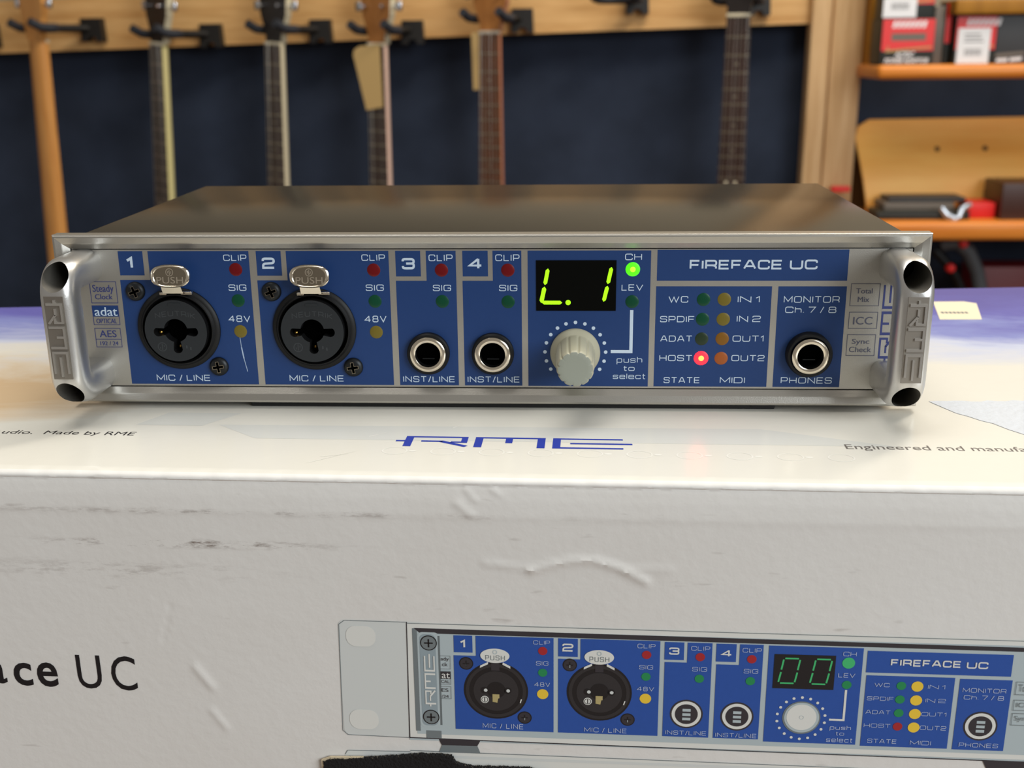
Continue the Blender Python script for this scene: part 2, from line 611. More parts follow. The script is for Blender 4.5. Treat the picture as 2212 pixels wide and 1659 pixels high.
Q = 0.30  # corner radius of the square-shouldered panel lettering
GL = {  # glyph: (relative width, [strokes]); centre lines in a unit box
    'A': (1.15, [[(0, 0), (.40, 1), (.60, 1), (1, 0)], [(.14, .30), (.86, .30)]]),
    'C': (1.05, [[(1, .70), (1, 1, Q), (0, 1, Q), (0, 0, Q), (1, 0, Q), (1, .30)]]),
    'D': (1.1, ['o', [(0, 0), (1, 0, .4), (1, 1, .4), (0, 1)]]),
    'E': (0.95, [[(1, 1), (0, 1), (0, 0), (1, 0)], [(0, .5), (.93, .5)]]),
    'F': (0.9, [[(1, 1), (0, 1), (0, 0)], [(0, .48), (.9, .48)]]),
    'G': (1.1, [[(1, .72), (1, 1, Q), (0, 1, Q), (0, 0, Q), (1, 0, Q), (1, .48), (.55, .48)]]),
    'H': (1.08, [[(0, 0), (0, 1)], [(1, 0), (1, 1)], [(0, .5), (1, .5)]]),
    'I': (0.0, [[(.5, 0), (.5, 1)]]),
    'L': (0.85, [[(0, 1), (0, 0), (1, 0)]]),
    'M': (1.3, [[(0, 0), (0, 1), (.5, .18), (1, 1), (1, 0)]]),
    'N': (1.08, [[(0, 0), (0, 1), (1, 0), (1, 1)]]),
    'O': (1.15, ['o', [(0, 0, Q), (1, 0, Q), (1, 1, Q), (0, 1, Q)]]),
    'P': (1.0, [[(0, 0), (0, 1), (1, 1, .28), (1, .40, .28), (.07, .40)]]),
    'R': (1.05, [[(0, 0), (0, 1), (1, 1, .28), (1, .42, .28), (.07, .42)], [(.62, .42), (.98, .30, .2), (1, 0)]]),
    'S': (1.02, [[(1, .74), (1, 1, .28), (0, 1, .28), (0, .52, .28), (1, .52, .28), (1, 0, .28), (0, 0, .28), (0, .26)]]),
    'T': (1.0, [[(0, 1), (1, 1)], [(.5, 1), (.5, 0)]]),
    'U': (1.08, [[(0, 1), (0, 0, Q), (1, 0, Q), (1, 1)]]),
    'V': (1.15, [[(0, 1), (.5, 0), (1, 1)]]),
    'W': (1.6, [[(0, 1), (.26, 0), (.5, .9), (.74, 0), (1, 1)]]),
    'K': (1.0, [[(0, 0), (0, 1)], [(1, 1), (.2, .5), (1, 0)]]),
    '1': (0.45, [[(.0, .74), (.75, 1), (.75, 0)]]),
    '2': (1.0, [[(0, .74), (0, 1, .28), (1, 1, .28), (1, .52, .3), (0, .44, .3), (0, 0), (1, 0)]]),
    '3': (1.0, [[(0, .76), (0, 1, .28), (1, 1, .28), (1, .52, .25), (.3, .52)], [(.7, .52), (1, .52, .25), (1, 0, .28), (0, 0, .28), (0, .26)]]),
    '4': (1.1, [[(.74, 0), (.74, 1.03)], [(.74, 1), (0, .30), (1, .30)]]),
    '7': (0.95, [[(0, 1), (1, 1), (.35, 0)]]),
    '8': (1.02, ['o', [(0.04, .52, .26), (.96, .52, .26), (.96, 1, .26), (.04, 1, .26)], 'o', [(0, 0, .28), (1, 0, .28), (1, .52, .28), (0, .52, .28)]]),
    '0': (1.02, ['o', [(0, 0, Q), (1, 0, Q), (1, 1, Q), (0, 1, Q)]]),
    '/': (0.45, [[(0, -.05), (1, 1.05)]]),
    '.': (0.0, [[(.5, 0), (.5, .09)]]),
    'h': (0.85, [[(0, 0), (0, 1)], [(0, .68), (1, .68, .25), (1, 0)]]),
    'p': (0.9, [[(0, -.38), (0, .68)], 'o', [(0, 0, .25), (1, 0, .25), (1, .68, .25), (0, .68, .25)]]),
    'u': (0.88, [[(0, .68), (0, 0, .25), (1, 0, .25)], [(1, .68), (1, 0)]]),
    's': (0.85, [[(1, .54), (1, .68, .2), (0, .68, .2), (0, .35, .2), (1, .35, .2), (1, 0, .2), (0, 0, .2), (0, .15)]]),
    't': (0.5, [[(.35, .95), (.35, 0, .2), (1, 0)], [(0, .68), (1, .68)]]),
    'o': (0.92, ['o', [(0, 0, .26), (1, 0, .26), (1, .68, .26), (0, .68, .26)]]),
    'e': (0.9, [[(.06, .36), (1, .36), (1, .68, .25), (0, .68, .25), (0, .34)], [(0, .36), (0, 0, .25), (1, 0, .2), (1, .12)]]),
    'l': (0.0, [[(.5, 0), (.5, 1)]]),
    'c': (0.85, [[(1, .5), (1, .68, .25), (0, .68, .25), (0, 0, .25), (1, 0, .25), (1, .18)]]),
}


def panel_text(s, x0, x1, z0, z1, t=0.15, gap=0.26, space=0.5):
    """wide squared lettering that fills the rectangle; returns 2-D verts and faces"""
    low = min(min(p[1] for st in GL[c][1] if st != 'o' for p in st) for c in s if c != ' ')
    low = min(low, 0) if any(c in 'p' for c in s) else 0
    tall = any(c.isupper() or c.isdigit() or c in 'htl' for c in s)
    span = (1.0 if tall else .68) - low
    H = (z1 - z0) / (span + t)  # H: centre-line height of a capital
    T = t * H
    fixed = sum(T + (0 if i == len(s) - 1 else gap * H) for i, c in enumerate(s) if c != ' ') + s.count(' ') * space * H
    wsum = sum(GL[c][0] for c in s if c != ' ')
    k = ((x1 - x0) - fixed) / max(wsum, 1e-6)
    x = x0
    zb = z0 + T / 2 - low * H
    V, Fc, kk = [], [], 0
    for c in s:
        if c == ' ':
            x += space * H
            continue
        w, sts = GL[c]
        W = w * k
        closed = False
        for st in sts:
            if st == 'o':
                closed = True
                continue
            sc = max(W, .2)
            pts = [(x + T / 2 + p[0] * W, zb + p[1] * H, (p[2] * min(H, max(W, .01)) if len(p) > 2 else 0)) for p in st]
            pl = rounded(pts, closed)
            vs, fs = stroke2d(pl, T, closed)
            b = len(V)
            V += [(p_, q_, kk) for p_, q_ in vs]
            kk = (kk + 1) % 4
            Fc += [[b + i for i in f] for f in fs]
            closed = False
        x += W + T + gap * H
    return V, Fc


_fc = {}


def font_text(s, x0, x1, z0, z1, bold=0.0, shear=0.0):
    """built-in sans lettering fitted to the rectangle"""
    key = (s, bold, shear)
    if key not in _fc:
        cu = bpy.data.curves.new('lettering', 'FONT')
        cu.body = s
        cu.size = 1.0
        cu.offset = bold
        cu.shear = shear
        cu.resolution_u = 4
        ob = bpy.data.objects.new('lettering', cu)
        COL.objects.link(ob)
        dg = bpy.context.evaluated_depsgraph_get()
        me = bpy.data.meshes.new_from_object(ob.evaluated_get(dg))
        _fc[key] = ([(v.co.x, v.co.y) for v in me.vertices], [list(p.vertices) for p in me.polygons])
        bpy.data.objects.remove(ob)
        bpy.data.curves.remove(cu)
        bpy.data.meshes.remove(me)
    vs, fs = _fc[key]
    ax, bx = min(v[0] for v in vs), max(v[0] for v in vs)
    az, bz = min(v[1] for v in vs), max(v[1] for v in vs)
    return [(x0 + (u - ax) / (bx - ax) * (x1 - x0), z0 + (v - az) / (bz - az) * (z1 - z0)) for u, v in vs], fs


def logo_rects():
    """angular three-letter logo, u 0..5.7, v 0..1, as quads"""
    T, B = 0.13, 0.19
    q = []
    r = lambda u0, u1, v0, v1: q.append([(u0, v0), (u1, v0), (u1, v1), (u0, v1)])
    # R
    r(.22, .22 + B, 0, 1); r(.22 + B, 1.74, 1 - T, 1); r(1.74 - B * .8, 1.74, .40, 1 - T)
    r(1.34, 1.74 - B * .8, .40, .40 + T); r(0, .22, .46, .46 + T); r(.62, 1.14, .46, .46 + T)
    q.append([(1.06, .46), (1.14, .60), (1.78, .13), (1.70, 0)])
    # M
    r(1.92, 1.92 + B, 0, 1 - T); r(1.92, 3.62, 1 - T, 1); r(3.62 - B, 3.62, 0, 1 - T); r(2.66, 2.66 + B * .9, .44, 1 - T)
    # E
    r(3.80, 3.80 + B, 0, 1); r(3.80 + B, 5.48, 1 - T, 1); r(3.80 + B, 5.48, 0, T); r(4.22, 5.70, .5 - T / 2, .5 + T / 2)
    return q


# ================================================================== the setting
mb = MB()
mb.box(-3000, 3000, 2152, 2165, -1000, 150, 0)
mb.box(-3000, 3000, 2115, 2165, 150, 1900, 1)
struct(mb, 'wall_back', ['navy', 'upper'])
mb = MB()
mb.box(-3000, 3000, -2600, 2165, -1020, -1000, 0)
struct(mb, 'floor', 'floor')

# counter that carries the cardboard box
ct = thing('counter', (0, 60, -1000), 'wooden shop counter that carries the large white cardboard box', 'counter')
mb = MB(); mb.box(-420, 430, -110, 330, -190, -150, 0, 3); mb.build('counter_top', 'counter', ct)
mb = MB(); mb.box(-390, 400, -80, 300, -1000, -190, 0, 2); mb.build('cabinet_body', 'counter', ct)

# ================================================================== the cardboard box
TH = math.atan2(-5.2, 223.8)
UX = Vector((math.cos(TH), math.sin(TH), 0))
NN = Vector((math.sin(TH), -math.cos(TH), 0))
P0 = Vector((9.03, -47.5, 0))


def front(u, z, off=0.0):
    """point on the front face of the box: u along the face, z height, off outwards"""
    p = P0 + UX * u + NN * off
    return (p.x, p.y, z)


def seg_dist(p, a, b):
    ax, az = a; bx, bz = b
    dx, dz = bx - ax, bz - az
    t = max(0, min(1, ((p[0] - ax) * dx + (p[1] - az) * dz) / (dx * dx + dz * dz)))
    return math.hypot(p[0] - ax - t * dx, p[1] - az - t * dz)


CREASES = [  # polyline (u, z), height, width
    ([(-6.5, -21.6), (0.5, -22.4), (4.0, -22.7)], 0.30, 0.55),
    ([(4.0, -23.2), (8.5, -21.6), (13, -20.5), (18, -20.4), (23, -21.8), (29.5, -25.2)], 0.55, 0.8),
    ([(25, -22.4), (35, -22.3)], 0.25, 0.6),
    ([(-79.4, -34.0), (-80.6, -39), (-82.2, -43.6)], -0.16, 0.35),
    ([(-75.0, -50.3), (-71.4, -55.6)], 0.35, 0.8),
    ([(-72, -62), (-69, -66.5)], 0.28, 0.7),
    ([(-10, -4.2), (-8, -6.8)], 0.22, 0.5), ([(-4.5, -3.9), (-2.5, -5.5)], 0.2, 0.5),
    ([(-12, -7.5), (-9, -10.2)], 0.25, 0.9),
]


def relief(u, z):
    h = 0.10 * math.sin(u * .045 + 1.3) * math.exp(-((z + 20) / 18) ** 2)
    # two soft horizontal folds below the lid edge
    if z > -12:
        f = [(-3.4, -.62), (-4.2, -.42), (-6.6, -.10), (-7.6, -.02), (-10.4, .16), (-11.4, .10), (-12, .08)]
        for (za, ha), (zb, hb) in zip(f, f[1:]):
            if zb <= z <= za:
                h += ha + (hb - ha) * (za - z) / (za - zb)
                break
    else:
        h += .08 * math.exp((z + 12) / 14)
    if z < -32:
        h *= max(0.0, 1 - (-32 - z) / 4)
    for pl, hh, w in CREASES:
        us = [p[0] for p in pl]; zs = [p[1] for p in pl]
        if us and min(us) - 4 < u < max(us) + 4 and min(zs) - 4 < z < max(zs) + 4:
            d = min(seg_dist((u, z), a, b) for a, b in zip(pl, pl[1:]))
            h += hh * math.exp(-(d / w) ** 2)
    return h


BZ = -1.6  # height of the lid surface
bx = thing('cardboard_box', (0, 50, -150), 'large white cardboard box with sky-blue printed lid under the audio interface', 'box')
U0, U1 = -190.0, 190.0
us = [U0, -160, -140] + [-130 + .8 * i for i in range(314)] + [135, 160, U1]
zs = [-3.4 - .55 * i for i in range(18)] + [-13 - .9 * i for i in range(80)] + [-90, -110, -149]
mb = MB()
nu = len(us)
vs = []
edge_prof = [(-3.6, BZ), (-2.6, BZ - .05), (-1.6, BZ - .25), (-.9, BZ - .62), (-.5, BZ - 1.1), (-.45, BZ - 1.5)]
for off, z in edge_prof:
    for u in us:
        w = .07 * math.sin(u * .9) * math.sin(u * .23 + 1) if -2.7 < off < -.4 else 0
        vs.append(front(u, z + w * .6, off + w))
for z in zs:
    for u in us:
        vs.append(front(u, z, relief(u, z)))
rows = len(edge_prof) + len(zs)
fs = [(r * nu + i, r * nu + i + 1, (r + 1) * nu + i + 1, (r + 1) * nu + i) for r in range(rows - 1) for i in range(nu - 1)]
nlid = 4 * (nu - 1)
mb.add(vs, fs[nlid // 2:], 0, True)
ml = MB()
ml.add(vs, fs[:nlid // 2], 0, True)
# lid, sides, back and bottom
fl, fr = Vector(front(U0, BZ, -3.6)), Vector(front(U1, BZ, -3.6))
bl, br = Vector((-188, 115.5, BZ)), Vector((199, 152.5, BZ))
nx, ny = 60, 26


def lid_pt(s, t, dz=0.0):
    p = (fl * (1 - s) + fr * s) * (1 - t) + (bl * (1 - s) + br * s) * t
    return Vector((p.x, p.y, p.z + dz))


lv = [lid_pt(i / nx, j / ny) for j in range(ny + 1) for i in range(nx + 1)]
ml.add(lv, [(j * (nx + 1) + i, j * (nx + 1) + i + 1, (j + 1) * (nx + 1) + i + 1, (j + 1) * (nx + 1) + i) for j in range(ny) for i in range(nx)], 0, True)
dn = lambda p: Vector((p.x, p.y, -149.0))
ff0, ff1 = Vector(front(U0, -149, 0)), Vector(front(U1, -149, 0))
mb.add([fl, bl, dn(bl), ff0], [(0, 1, 2, 3)], 0)
mb.add([fr, br, dn(br), ff1], [(0, 1, 2, 3)], 0)
mb.add([bl, br, dn(br), dn(bl)], [(0, 1, 2, 3)], 0)
mb.add([ff0, ff1, dn(br), dn(bl)], [(0, 1, 2, 3)], 0)
mb.build('box_body', 'card', bx, fix_normals=False)
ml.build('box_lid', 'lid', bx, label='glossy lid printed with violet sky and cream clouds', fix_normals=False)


def lidp(u, v, h=0.04):
    """point on the lid: u along the front edge, v away from it"""
    p = P0 + UX * u - NN * v
    return (p.x, p.y, BZ + h)


# printing on the lid: logo, two text lines, faint row of varnish rings
mb = MB()
for q in logo_rects():
    mb.add([lidp(-29.5 + a * 9.86, 19.7 + b * 7.0) for a, b in q], [(0, 1, 2, 3)], 0)
vs, fs = font_text('Audio.  Made by RME', -131.0, -94.4, 23.3, 26.6)
mb.tri2d(vs, fs, lambda u, v: lidp(u, v), 1)
vs, fs = font_text('Engineered and manufactured', 75.9, 128.2, 21.5, 25.6)
mb.tri2d(vs, fs, lambda u, v: lidp(u, v), 2)
for i in range(10):
    cx = -28.6 + i * 11.35
    n = 40
    vv = []
    for rr in (2.7, 3.0):
        for k in range(n):
            a = 2 * PI * k / n
            vv.append(lidp(cx + rr * math.cos(a), 16.6 + .8 * rr * math.sin(a), .03))
    mb.add(vv, [(k, (k + 1) % n, n + (k + 1) % n, n + k) for k in range(n)], 3)
    if i < 9:
        mb.add([lidp(cx + 4.2 + .9 * math.cos(a * PI / 6), 16.6 + .5 * math.sin(a * PI / 6), .03) for a in range(12)], [list(range(12))], 3)
# pale grey drawing that shows through the varnish
mb.add([lidp(*p, .02) for p in ((-76, 33), (58, 35.5), (88, 24.5), (-64, 23.5))], [(0, 1, 2, 3)], 4)
mb.add([lidp(*p, .026) for p in ((-92, 42), (-73, 42), (-80, 32), (-97, 32))], [(0, 1, 2, 3)], 4)
for a, b, w in (((-47, 8), (-36, 17), .35), ((-45, 12), (-38.5, 13.8), .3), ((-36.5, 26), (-31, 30.5), .3), ((-17, 33), (-14, 37), .3)):
    d = (Vector(b) - Vector(a)).normalized()
    n_ = Vector((-d.y, d.x)) * w / 2
    mb.add([lidp(*p, .05) for p in (Vector(a) + n_, Vector(b), Vector(a) - n_)], [(0, 1, 2)], 3)
mb.build('lid_lettering', ['ink_blue', 'ink_black', 'ink_text', 'varnish', 'varnish2'], bx)

# sticker and torn paper patch on the lid
mb = MB()
pts = [(146, 99.5), (160, 99.8), (166.5, 124), (163, 127), (152, 126.5)]
mb.add([(x, y, BZ + .02) for x, y in pts] + [(x, y, BZ + .12) for x, y in pts], [[0, 1, 2, 3, 4], [9, 8, 7, 6, 5]] + [(i, (i + 1) % 5, 5 + (i + 1) % 5, 5 + i) for i in range(5)], 0)
for k in range(7):
    x = 149.5 + 1.35 * k
    mb.add([(x, 108.2, BZ + .14), (x + .9, 108.2, BZ + .14), (x + .95, 110.6, BZ + .14), (x + .05, 110.6, BZ + .14)], [(0, 1, 2, 3)], 1)
mb.build('price_sticker', ['sticker', 'grey_ink'], bx, label='beige sticker with one small printed line')
mb = MB()
rnd = random.Random(3)
top = [(115 + i * 2.2, 9.5 + rnd.uniform(-.6, .6) + i * .05) for i in range(22)]
bot = [(163 - i * 2.1, -21 + rnd.uniform(-1, 1) + max(0, i - 14) * 3.0) for i in range(22)]
mb.prism([(x, y) for x, y in top + bot], 0, 0.12)
for k, p in enumerate(mb.v):
    mb.v[k] = Vector((p.x, p.z, BZ + .02 + p.y))
mb.build('torn_patch', 'pale_tear', bx, label='torn whitish paper patch on the lid')

# ---- printed photograph of the rack unit on the box front
E0 = 0.25
mb = MB()
M['p_steel'] = mat('print_handle_steel', (150, 164, 170), 0.5)
PM = ['p_steel', 'p_grey', 'p_line', 'p_white', 'p_dark', 'p_blue', 'p_black', 'p_mid', 'p_soft', 'p_red', 'p_green', 'p_lgreen', 'p_yellow', 'p_gold', 'p_grey2', 'card']
PI_ = {n: i for i, n in enumerate(PM)}
lay = [0.0]


def fp(u, z):
    return front(u, z, relief(u, z) * 0.9 + 0.10 + lay[0])


def pq(pts, m):
    mb.add([fp(*p) for p in pts], [list(range(len(pts)))], PI_[m])


def prect(u0, u1, z0, z1, m):
    pq([(u0, z0), (u1, z0), (u1, z1), (u0, z1)], m)


def pdisc(u, z, r, m, n=32, rz=None):
    pq([(u + r * math.cos(2 * PI * k / n), z + (rz or r) * math.sin(2 * PI * k / n)) for k in range(n)], m)


def pring(u, z, r0, r1, m, n=40):
    v = [fp(u + r * math.cos(2 * PI * k / n), z + r * math.sin(2 * PI * k / n)) for r in (r0, r1) for k in range(n)]
    mb.add(v, [(k, (k + 1) % n, n + (k + 1) % n, n + k) for k in range(n)], PI_[m])


def pline(pts, w, m, closed=False):
    v, f = stroke2d([Vector(p) for p in pts], w, closed)
    mb.tri2d(v, f, fp, PI_[m])


def ptext(s, x0, x1, z0, z1, m='p_soft', t=.12, **k):
    v, f = panel_text(s, x0, x1, z0, z1, t, **k)
    mb.tri2d(v, f, fp, PI_[m])


def rrect(u0, u1, z0, z1, r, n=8):
    out = []
    for cx, cz, a0 in ((u1 - r, z1 - r, 0), (u0 + r, z1 - r, 90), (u0 + r, z0 + r, 180), (u1 - r, z0 + r, 270)):
        for k in range(n + 1):
            a = math.radians(a0 + 90 * k / n)
            out.append((cx + r * math.cos(a), cz + r * math.sin(a)))
    return out


def upto(L_):
    lay[0] = L_ * 0.035


REND = 131.0  # right end of the printed unit (beyond the frame)
upto(0)
ear = rrect(-40.4, -20, -67.2, -36.8, 1.6)
upto(-1.2); pq(ear, 'p_grey'); pq(rrect(-40.6, -20, -90, -71.3, 1.6), 'p_grey'); upto(0); prect(-24.6, REND, -67.5, -37.0, 'p_white')
prect(-24.6, REND, -90, -71.1, 'p_white')
upto(1)
pline([(-24.6, -36.9), (-38.8, -36.85), (-40.1, -37.9), (-40.7, -66.0), (-39.5, -67.15), (-24.8, -67.4)], .16, 'p_line')
for zc in (-40.85, -62.85):
    dx = -.3 if zc < -50 else 0
    pq(rrect(-38.6 + dx, -31.7 + dx, zc - 2.65, zc + 2.65, 2.3), 'p_white')
pline([(-24.4, -36.8), (-24.8, -67.4)], .22, 'p_dark')
pline([(-24.4, -37.15), (REND, -37.35)], .18, 'p_line')
prect(-24.8, REND, -67.95, -67.5, 'p_grey2')
pline([(-24.8, -67.35), (-17.8, -67.4), (-8, -67.5), (REND, -68.1)], .28, 'p_dark')
pline([(-24.8, -70.9), (REND, -71.5)], .18, 'p_line')
prect(-24.8, REND, -72.6, -71.9, 'p_grey')
pline([(-40.5, -72.6), (-39.9, -71.5), (-24.8, -71.2)], .14, 'p_line')
# recessed face
prect(-22.9, REND, -66.2, -38.5, 'p_grey2')
upto(1.5)
prect(-23.2, -22.1, -65.4, -38.4, 'p_line')
upto(1.8)
pq([(-22.8, -38.3), (REND, -39.0), (REND, -40.0), (-21.4, -39.6)], 'p_dark')
# foot wedge below
pq([(-18.0, -67.3), (-8.0, -67.4), (-8.8, -69.0), (-17.2, -69.1)], 'p_dark')
pq([(-17.2, -69.1), (-8.8, -69.0), (-8.1, -71.0), (-17.9, -71.1)], 'p_line')
pq([(106.5, -67.9), (REND, -67.9), (REND, -71), (108, -71)], 'p_dark')
# handle strip with logo and two screws
upto(2)
pq(rrect(-22.1, -17.0, -64.3, -39.3, 1.2), 'p_grey2'); prect(-17.4, -16.9, -63.6, -40.2, 'p_line')
prect(-20.8, -17.2, -67.2, -65.2, 'p_line')
upto(3)
pq(rrect(-21.6, -17.9, -63.8, -39.8, 1.2), 'p_steel')
upto(4)
for zc in (-42.0, -61.5):
    pdisc(-19.5, zc, 1.95, 'p_black')
upto(5)
for zc in (-42.0, -61.5):
    pdisc(-19.5, zc, 1.7, 'p_line')
upto(6)
for zc in (-42.0, -61.5):
    prect(-20.5, -18.5, zc - .18, zc + .18, 'p_black'); prect(-19.68, -19.32, zc - 1.1, zc + 1.0, 'p_black')
for q in logo_rects():
    pq([(-18.2 - b * 2.5, -58.6 + a * 2.42) for a, b in q][::-1], 'p_white')
# half-hidden badges
for z0, z1 in ((-48.6, -45.2), (-52.6, -49.2), (-56.4, -53.2)):
    pline([(-16.9, z0), (-14.6, z0), (-14.6, z1), (-16.9, z1)], .1, 'p_line')
prect(-16.9, -14.6, -51.2, -49.3, 'p_dark')
for s, a, b, c, d in (('ady', -16.8, -14.9, -46.7, -45.5), ('ck', -16.5, -15.2, -47.9, -46.9), ('CAL', -16.8, -14.9, -52.3, -51.5), ('ES', -16.8, -15.2, -54.6, -53.7), ('/24', -16.8, -15.2, -56.2, -55.4)):
    v, f = font_text(s, a, b, c, d); mb.tri2d(v, f, fp, PI_['p_dark'])
v, f = font_text('at', -16.7, -14.8, -51.0, -49.6); upto(7); mb.tri2d(v, f, fp, PI_['p_white'])
# blue fields
upto(3)
ZT, ZB = -39.85, -64.5
prect(-13.7, -9.4, -44.2, ZT, 'p_blue')
pq([(-8.65, ZT), (9.1, ZT), (9.1, ZB), (-13.8, ZB), (-13.8, -45.0), (-8.65, -45.0)], 'p_blue')
prect(10.15, 14.6, -44.5, ZT, 'p_blue')
pq([(15.2, ZT), (33.1, ZT), (33.1, ZB), (10.15, ZB), (10.15, -45.1), (15.2, -45.1)], 'p_blue')
prect(34.1, 38.45, -44.5, ZT - .15, 'p_blue')
pq([(39.2, ZT - .15), (44.7, ZT - .15), (44.7, ZB), (34.2, ZB), (34.2, -45.1), (39.2, -45.1)], 'p_blue')
prect(45.6, 50.05, -44.6, ZT - .2, 'p_blue')
pq([(50.8, ZT - .2), (56.0, ZT - .2), (56.0, ZB), (45.75, ZB), (45.75, -45.3), (50.8, -45.3)], 'p_blue')
prect(57.2, 77.9, -65.0, ZT - .3, 'p_blue')
prect(78.8, 110.2, -46.2, -40.75, 'p_blue')
prect(79.0, 98.3, -65.2, -46.9, 'p_blue')
prect(99.4, 110.7, -65.3, -47.1, 'p_blue')
# sockets
upto(4)
for cx, dz in ((-4.2, -53.9), (19.55, -53.5)):
    pdisc(cx, dz, 7.45, 'p_black', 48)
    upto(5); pring(cx, dz, 6.2, 7.0, 'p_mid'); pdisc(cx, dz - .1, 5.2, 'p_mid', 48)
    upto(6); pdisc(cx + .05, dz + .2, 2.15, 'p_black')
    pdisc(cx - 2.7, dz + .1, .85, 'p_black'); pdisc(cx + 2.75, dz + .1, .85, 'p_black')
    prect(cx - 3.6, cx - 2.0, dz + 6.3, dz + 6.9, 'p_white') if False else None
    pq([(cx - 3.6, dz + 5.9), (cx - 1.7, dz + 6.9), (cx - 1.7, dz + 7.5), (cx - 3.5, dz + 6.5)], 'p_white')
    pq([(cx + 3.4, dz + 5.9), (cx + 1.6, dz + 6.9), (cx + 1.7, dz + 7.5), (cx + 3.4, dz + 6.5)], 'p_white')
    prect(cx - 1.0, cx + .9, dz + 5.3, dz + 7.6, 'p_dark')
    upto(7); pdisc(cx - 2.35, dz + .1, .42, 'p_grey'); pdisc(cx + 2.85, dz + .1, .42, 'p_grey')
    pq([(cx - .8, dz - 2.9), (cx + .3, dz - 3.1), (cx + .5, dz - 2.0), (cx + .8, dz - 1.9), (cx + .8, dz - .9), (cx - .8, dz - .9)], 'p_gold')
    pdisc(cx - 2.6, dz - 2.35, .95, 'p_white'); upto(8); pring(cx - 2.6, dz - 2.35, .62, .75, 'p_black'); prect(cx - 2.7, cx - 2.5, dz - 2.9, dz - 1.8, 'p_black')
    upto(7)
    pdisc(cx - .1, dz + 9.15, 3.35, 'p_white', 40, 1.85)
    upto(8); ptext('PUSH', cx - 2.3, cx + 2.2, dz + 8.0, dz + 9.3, 'p_line', .14); pring(cx - .1, dz + 10.1, .35, .55, 'p_grey2')
    pline([(cx + 5.6, dz - 3.0), (cx + 5.9, dz - 2.0)], .25, 'p_white')
    upto(4)
    for sx, sz in ((cx - 6.75, dz + 6.9), (cx + 6.6, dz - 6.9)):
        pdisc(sx, sz, 1.65, 'p_black'); upto(5); pdisc(sx, sz, 1.4, 'p_dark'); upto(6)
        prect(sx - .75, sx + .75, sz - .13, sz + .13, 'p_black'); prect(sx - .13, sx + .13, sz - .75, sz + .75, 'p_black'); prect(sx - .08, sx + .1, sz - .7, sz + .05, 'p_grey2')
        upto(4)
for cx, cz in ((39.5, -58.4), (50.95, -58.6), (105.0, -59.0)):
    upto(4); pdisc(cx, cz, 3.75, 'p_dark'); upto(5); pdisc(cx, cz, 3.35, 'p_white'); upto(6); pdisc(cx, cz, 2.6, 'p_dark')
    upto(7)
    for j in range(3):
        prect(cx - .9, cx + .95, cz - 1.6 + 1.15 * j, cz - .9 + 1.15 * j, 'p_grey2')
# leds
upto(5)
LP = [(6.65, -43.2, 'p_red'), (6.62, -48.8, 'p_green'), (30.1, -43.4, 'p_red'), (30.1, -49.0, 'p_green'),
      (42.1, -43.55, 'p_red'), (42.1, -49.1, 'p_green'), (53.55, -43.7, 'p_red'), (53.5, -49.3, 'p_green'),
      (74.85, -49.5, 'p_green'), (86.8, -49.3, 'p_green'), (86.8, -52.8, 'p_green'), (86.85, -56.3, 'p_green'), (86.9, -59.8, 'p_red')]
for u, z, m_ in LP:
    pdisc(u, z, 1.05, m_)
for u, z in ((6.6, -54.4), (30.1, -54.7), (90.3, -49.35), (90.35, -52.9), (90.4, -56.4), (90.45, -59.9)):
    pdisc(u, z, 1.3, 'p_yellow')
pdisc(74.85, -43.95, 1.4, 'p_lgreen')
# display
prect(58.5, 72.0, -50.9, -42.2, 'p_black')
upto(6)
for ox in (60.0, 67.0):
    seg = lambda a, b: pline([(ox + a[0], a[1]), (ox + b[0], b[1])], .38, 'p_lgreen')
    seg((.9, -43.2), (3.9, -43.2)); seg((.1, -49.5), (3.1, -49.5))
    seg((.6, -43.5), (.2, -46.1)); seg((.15, -46.7), (-.3, -49.2)); seg((4.2, -43.5), (3.8, -46.1)); seg((3.75, -46.7), (3.3, -49.2))
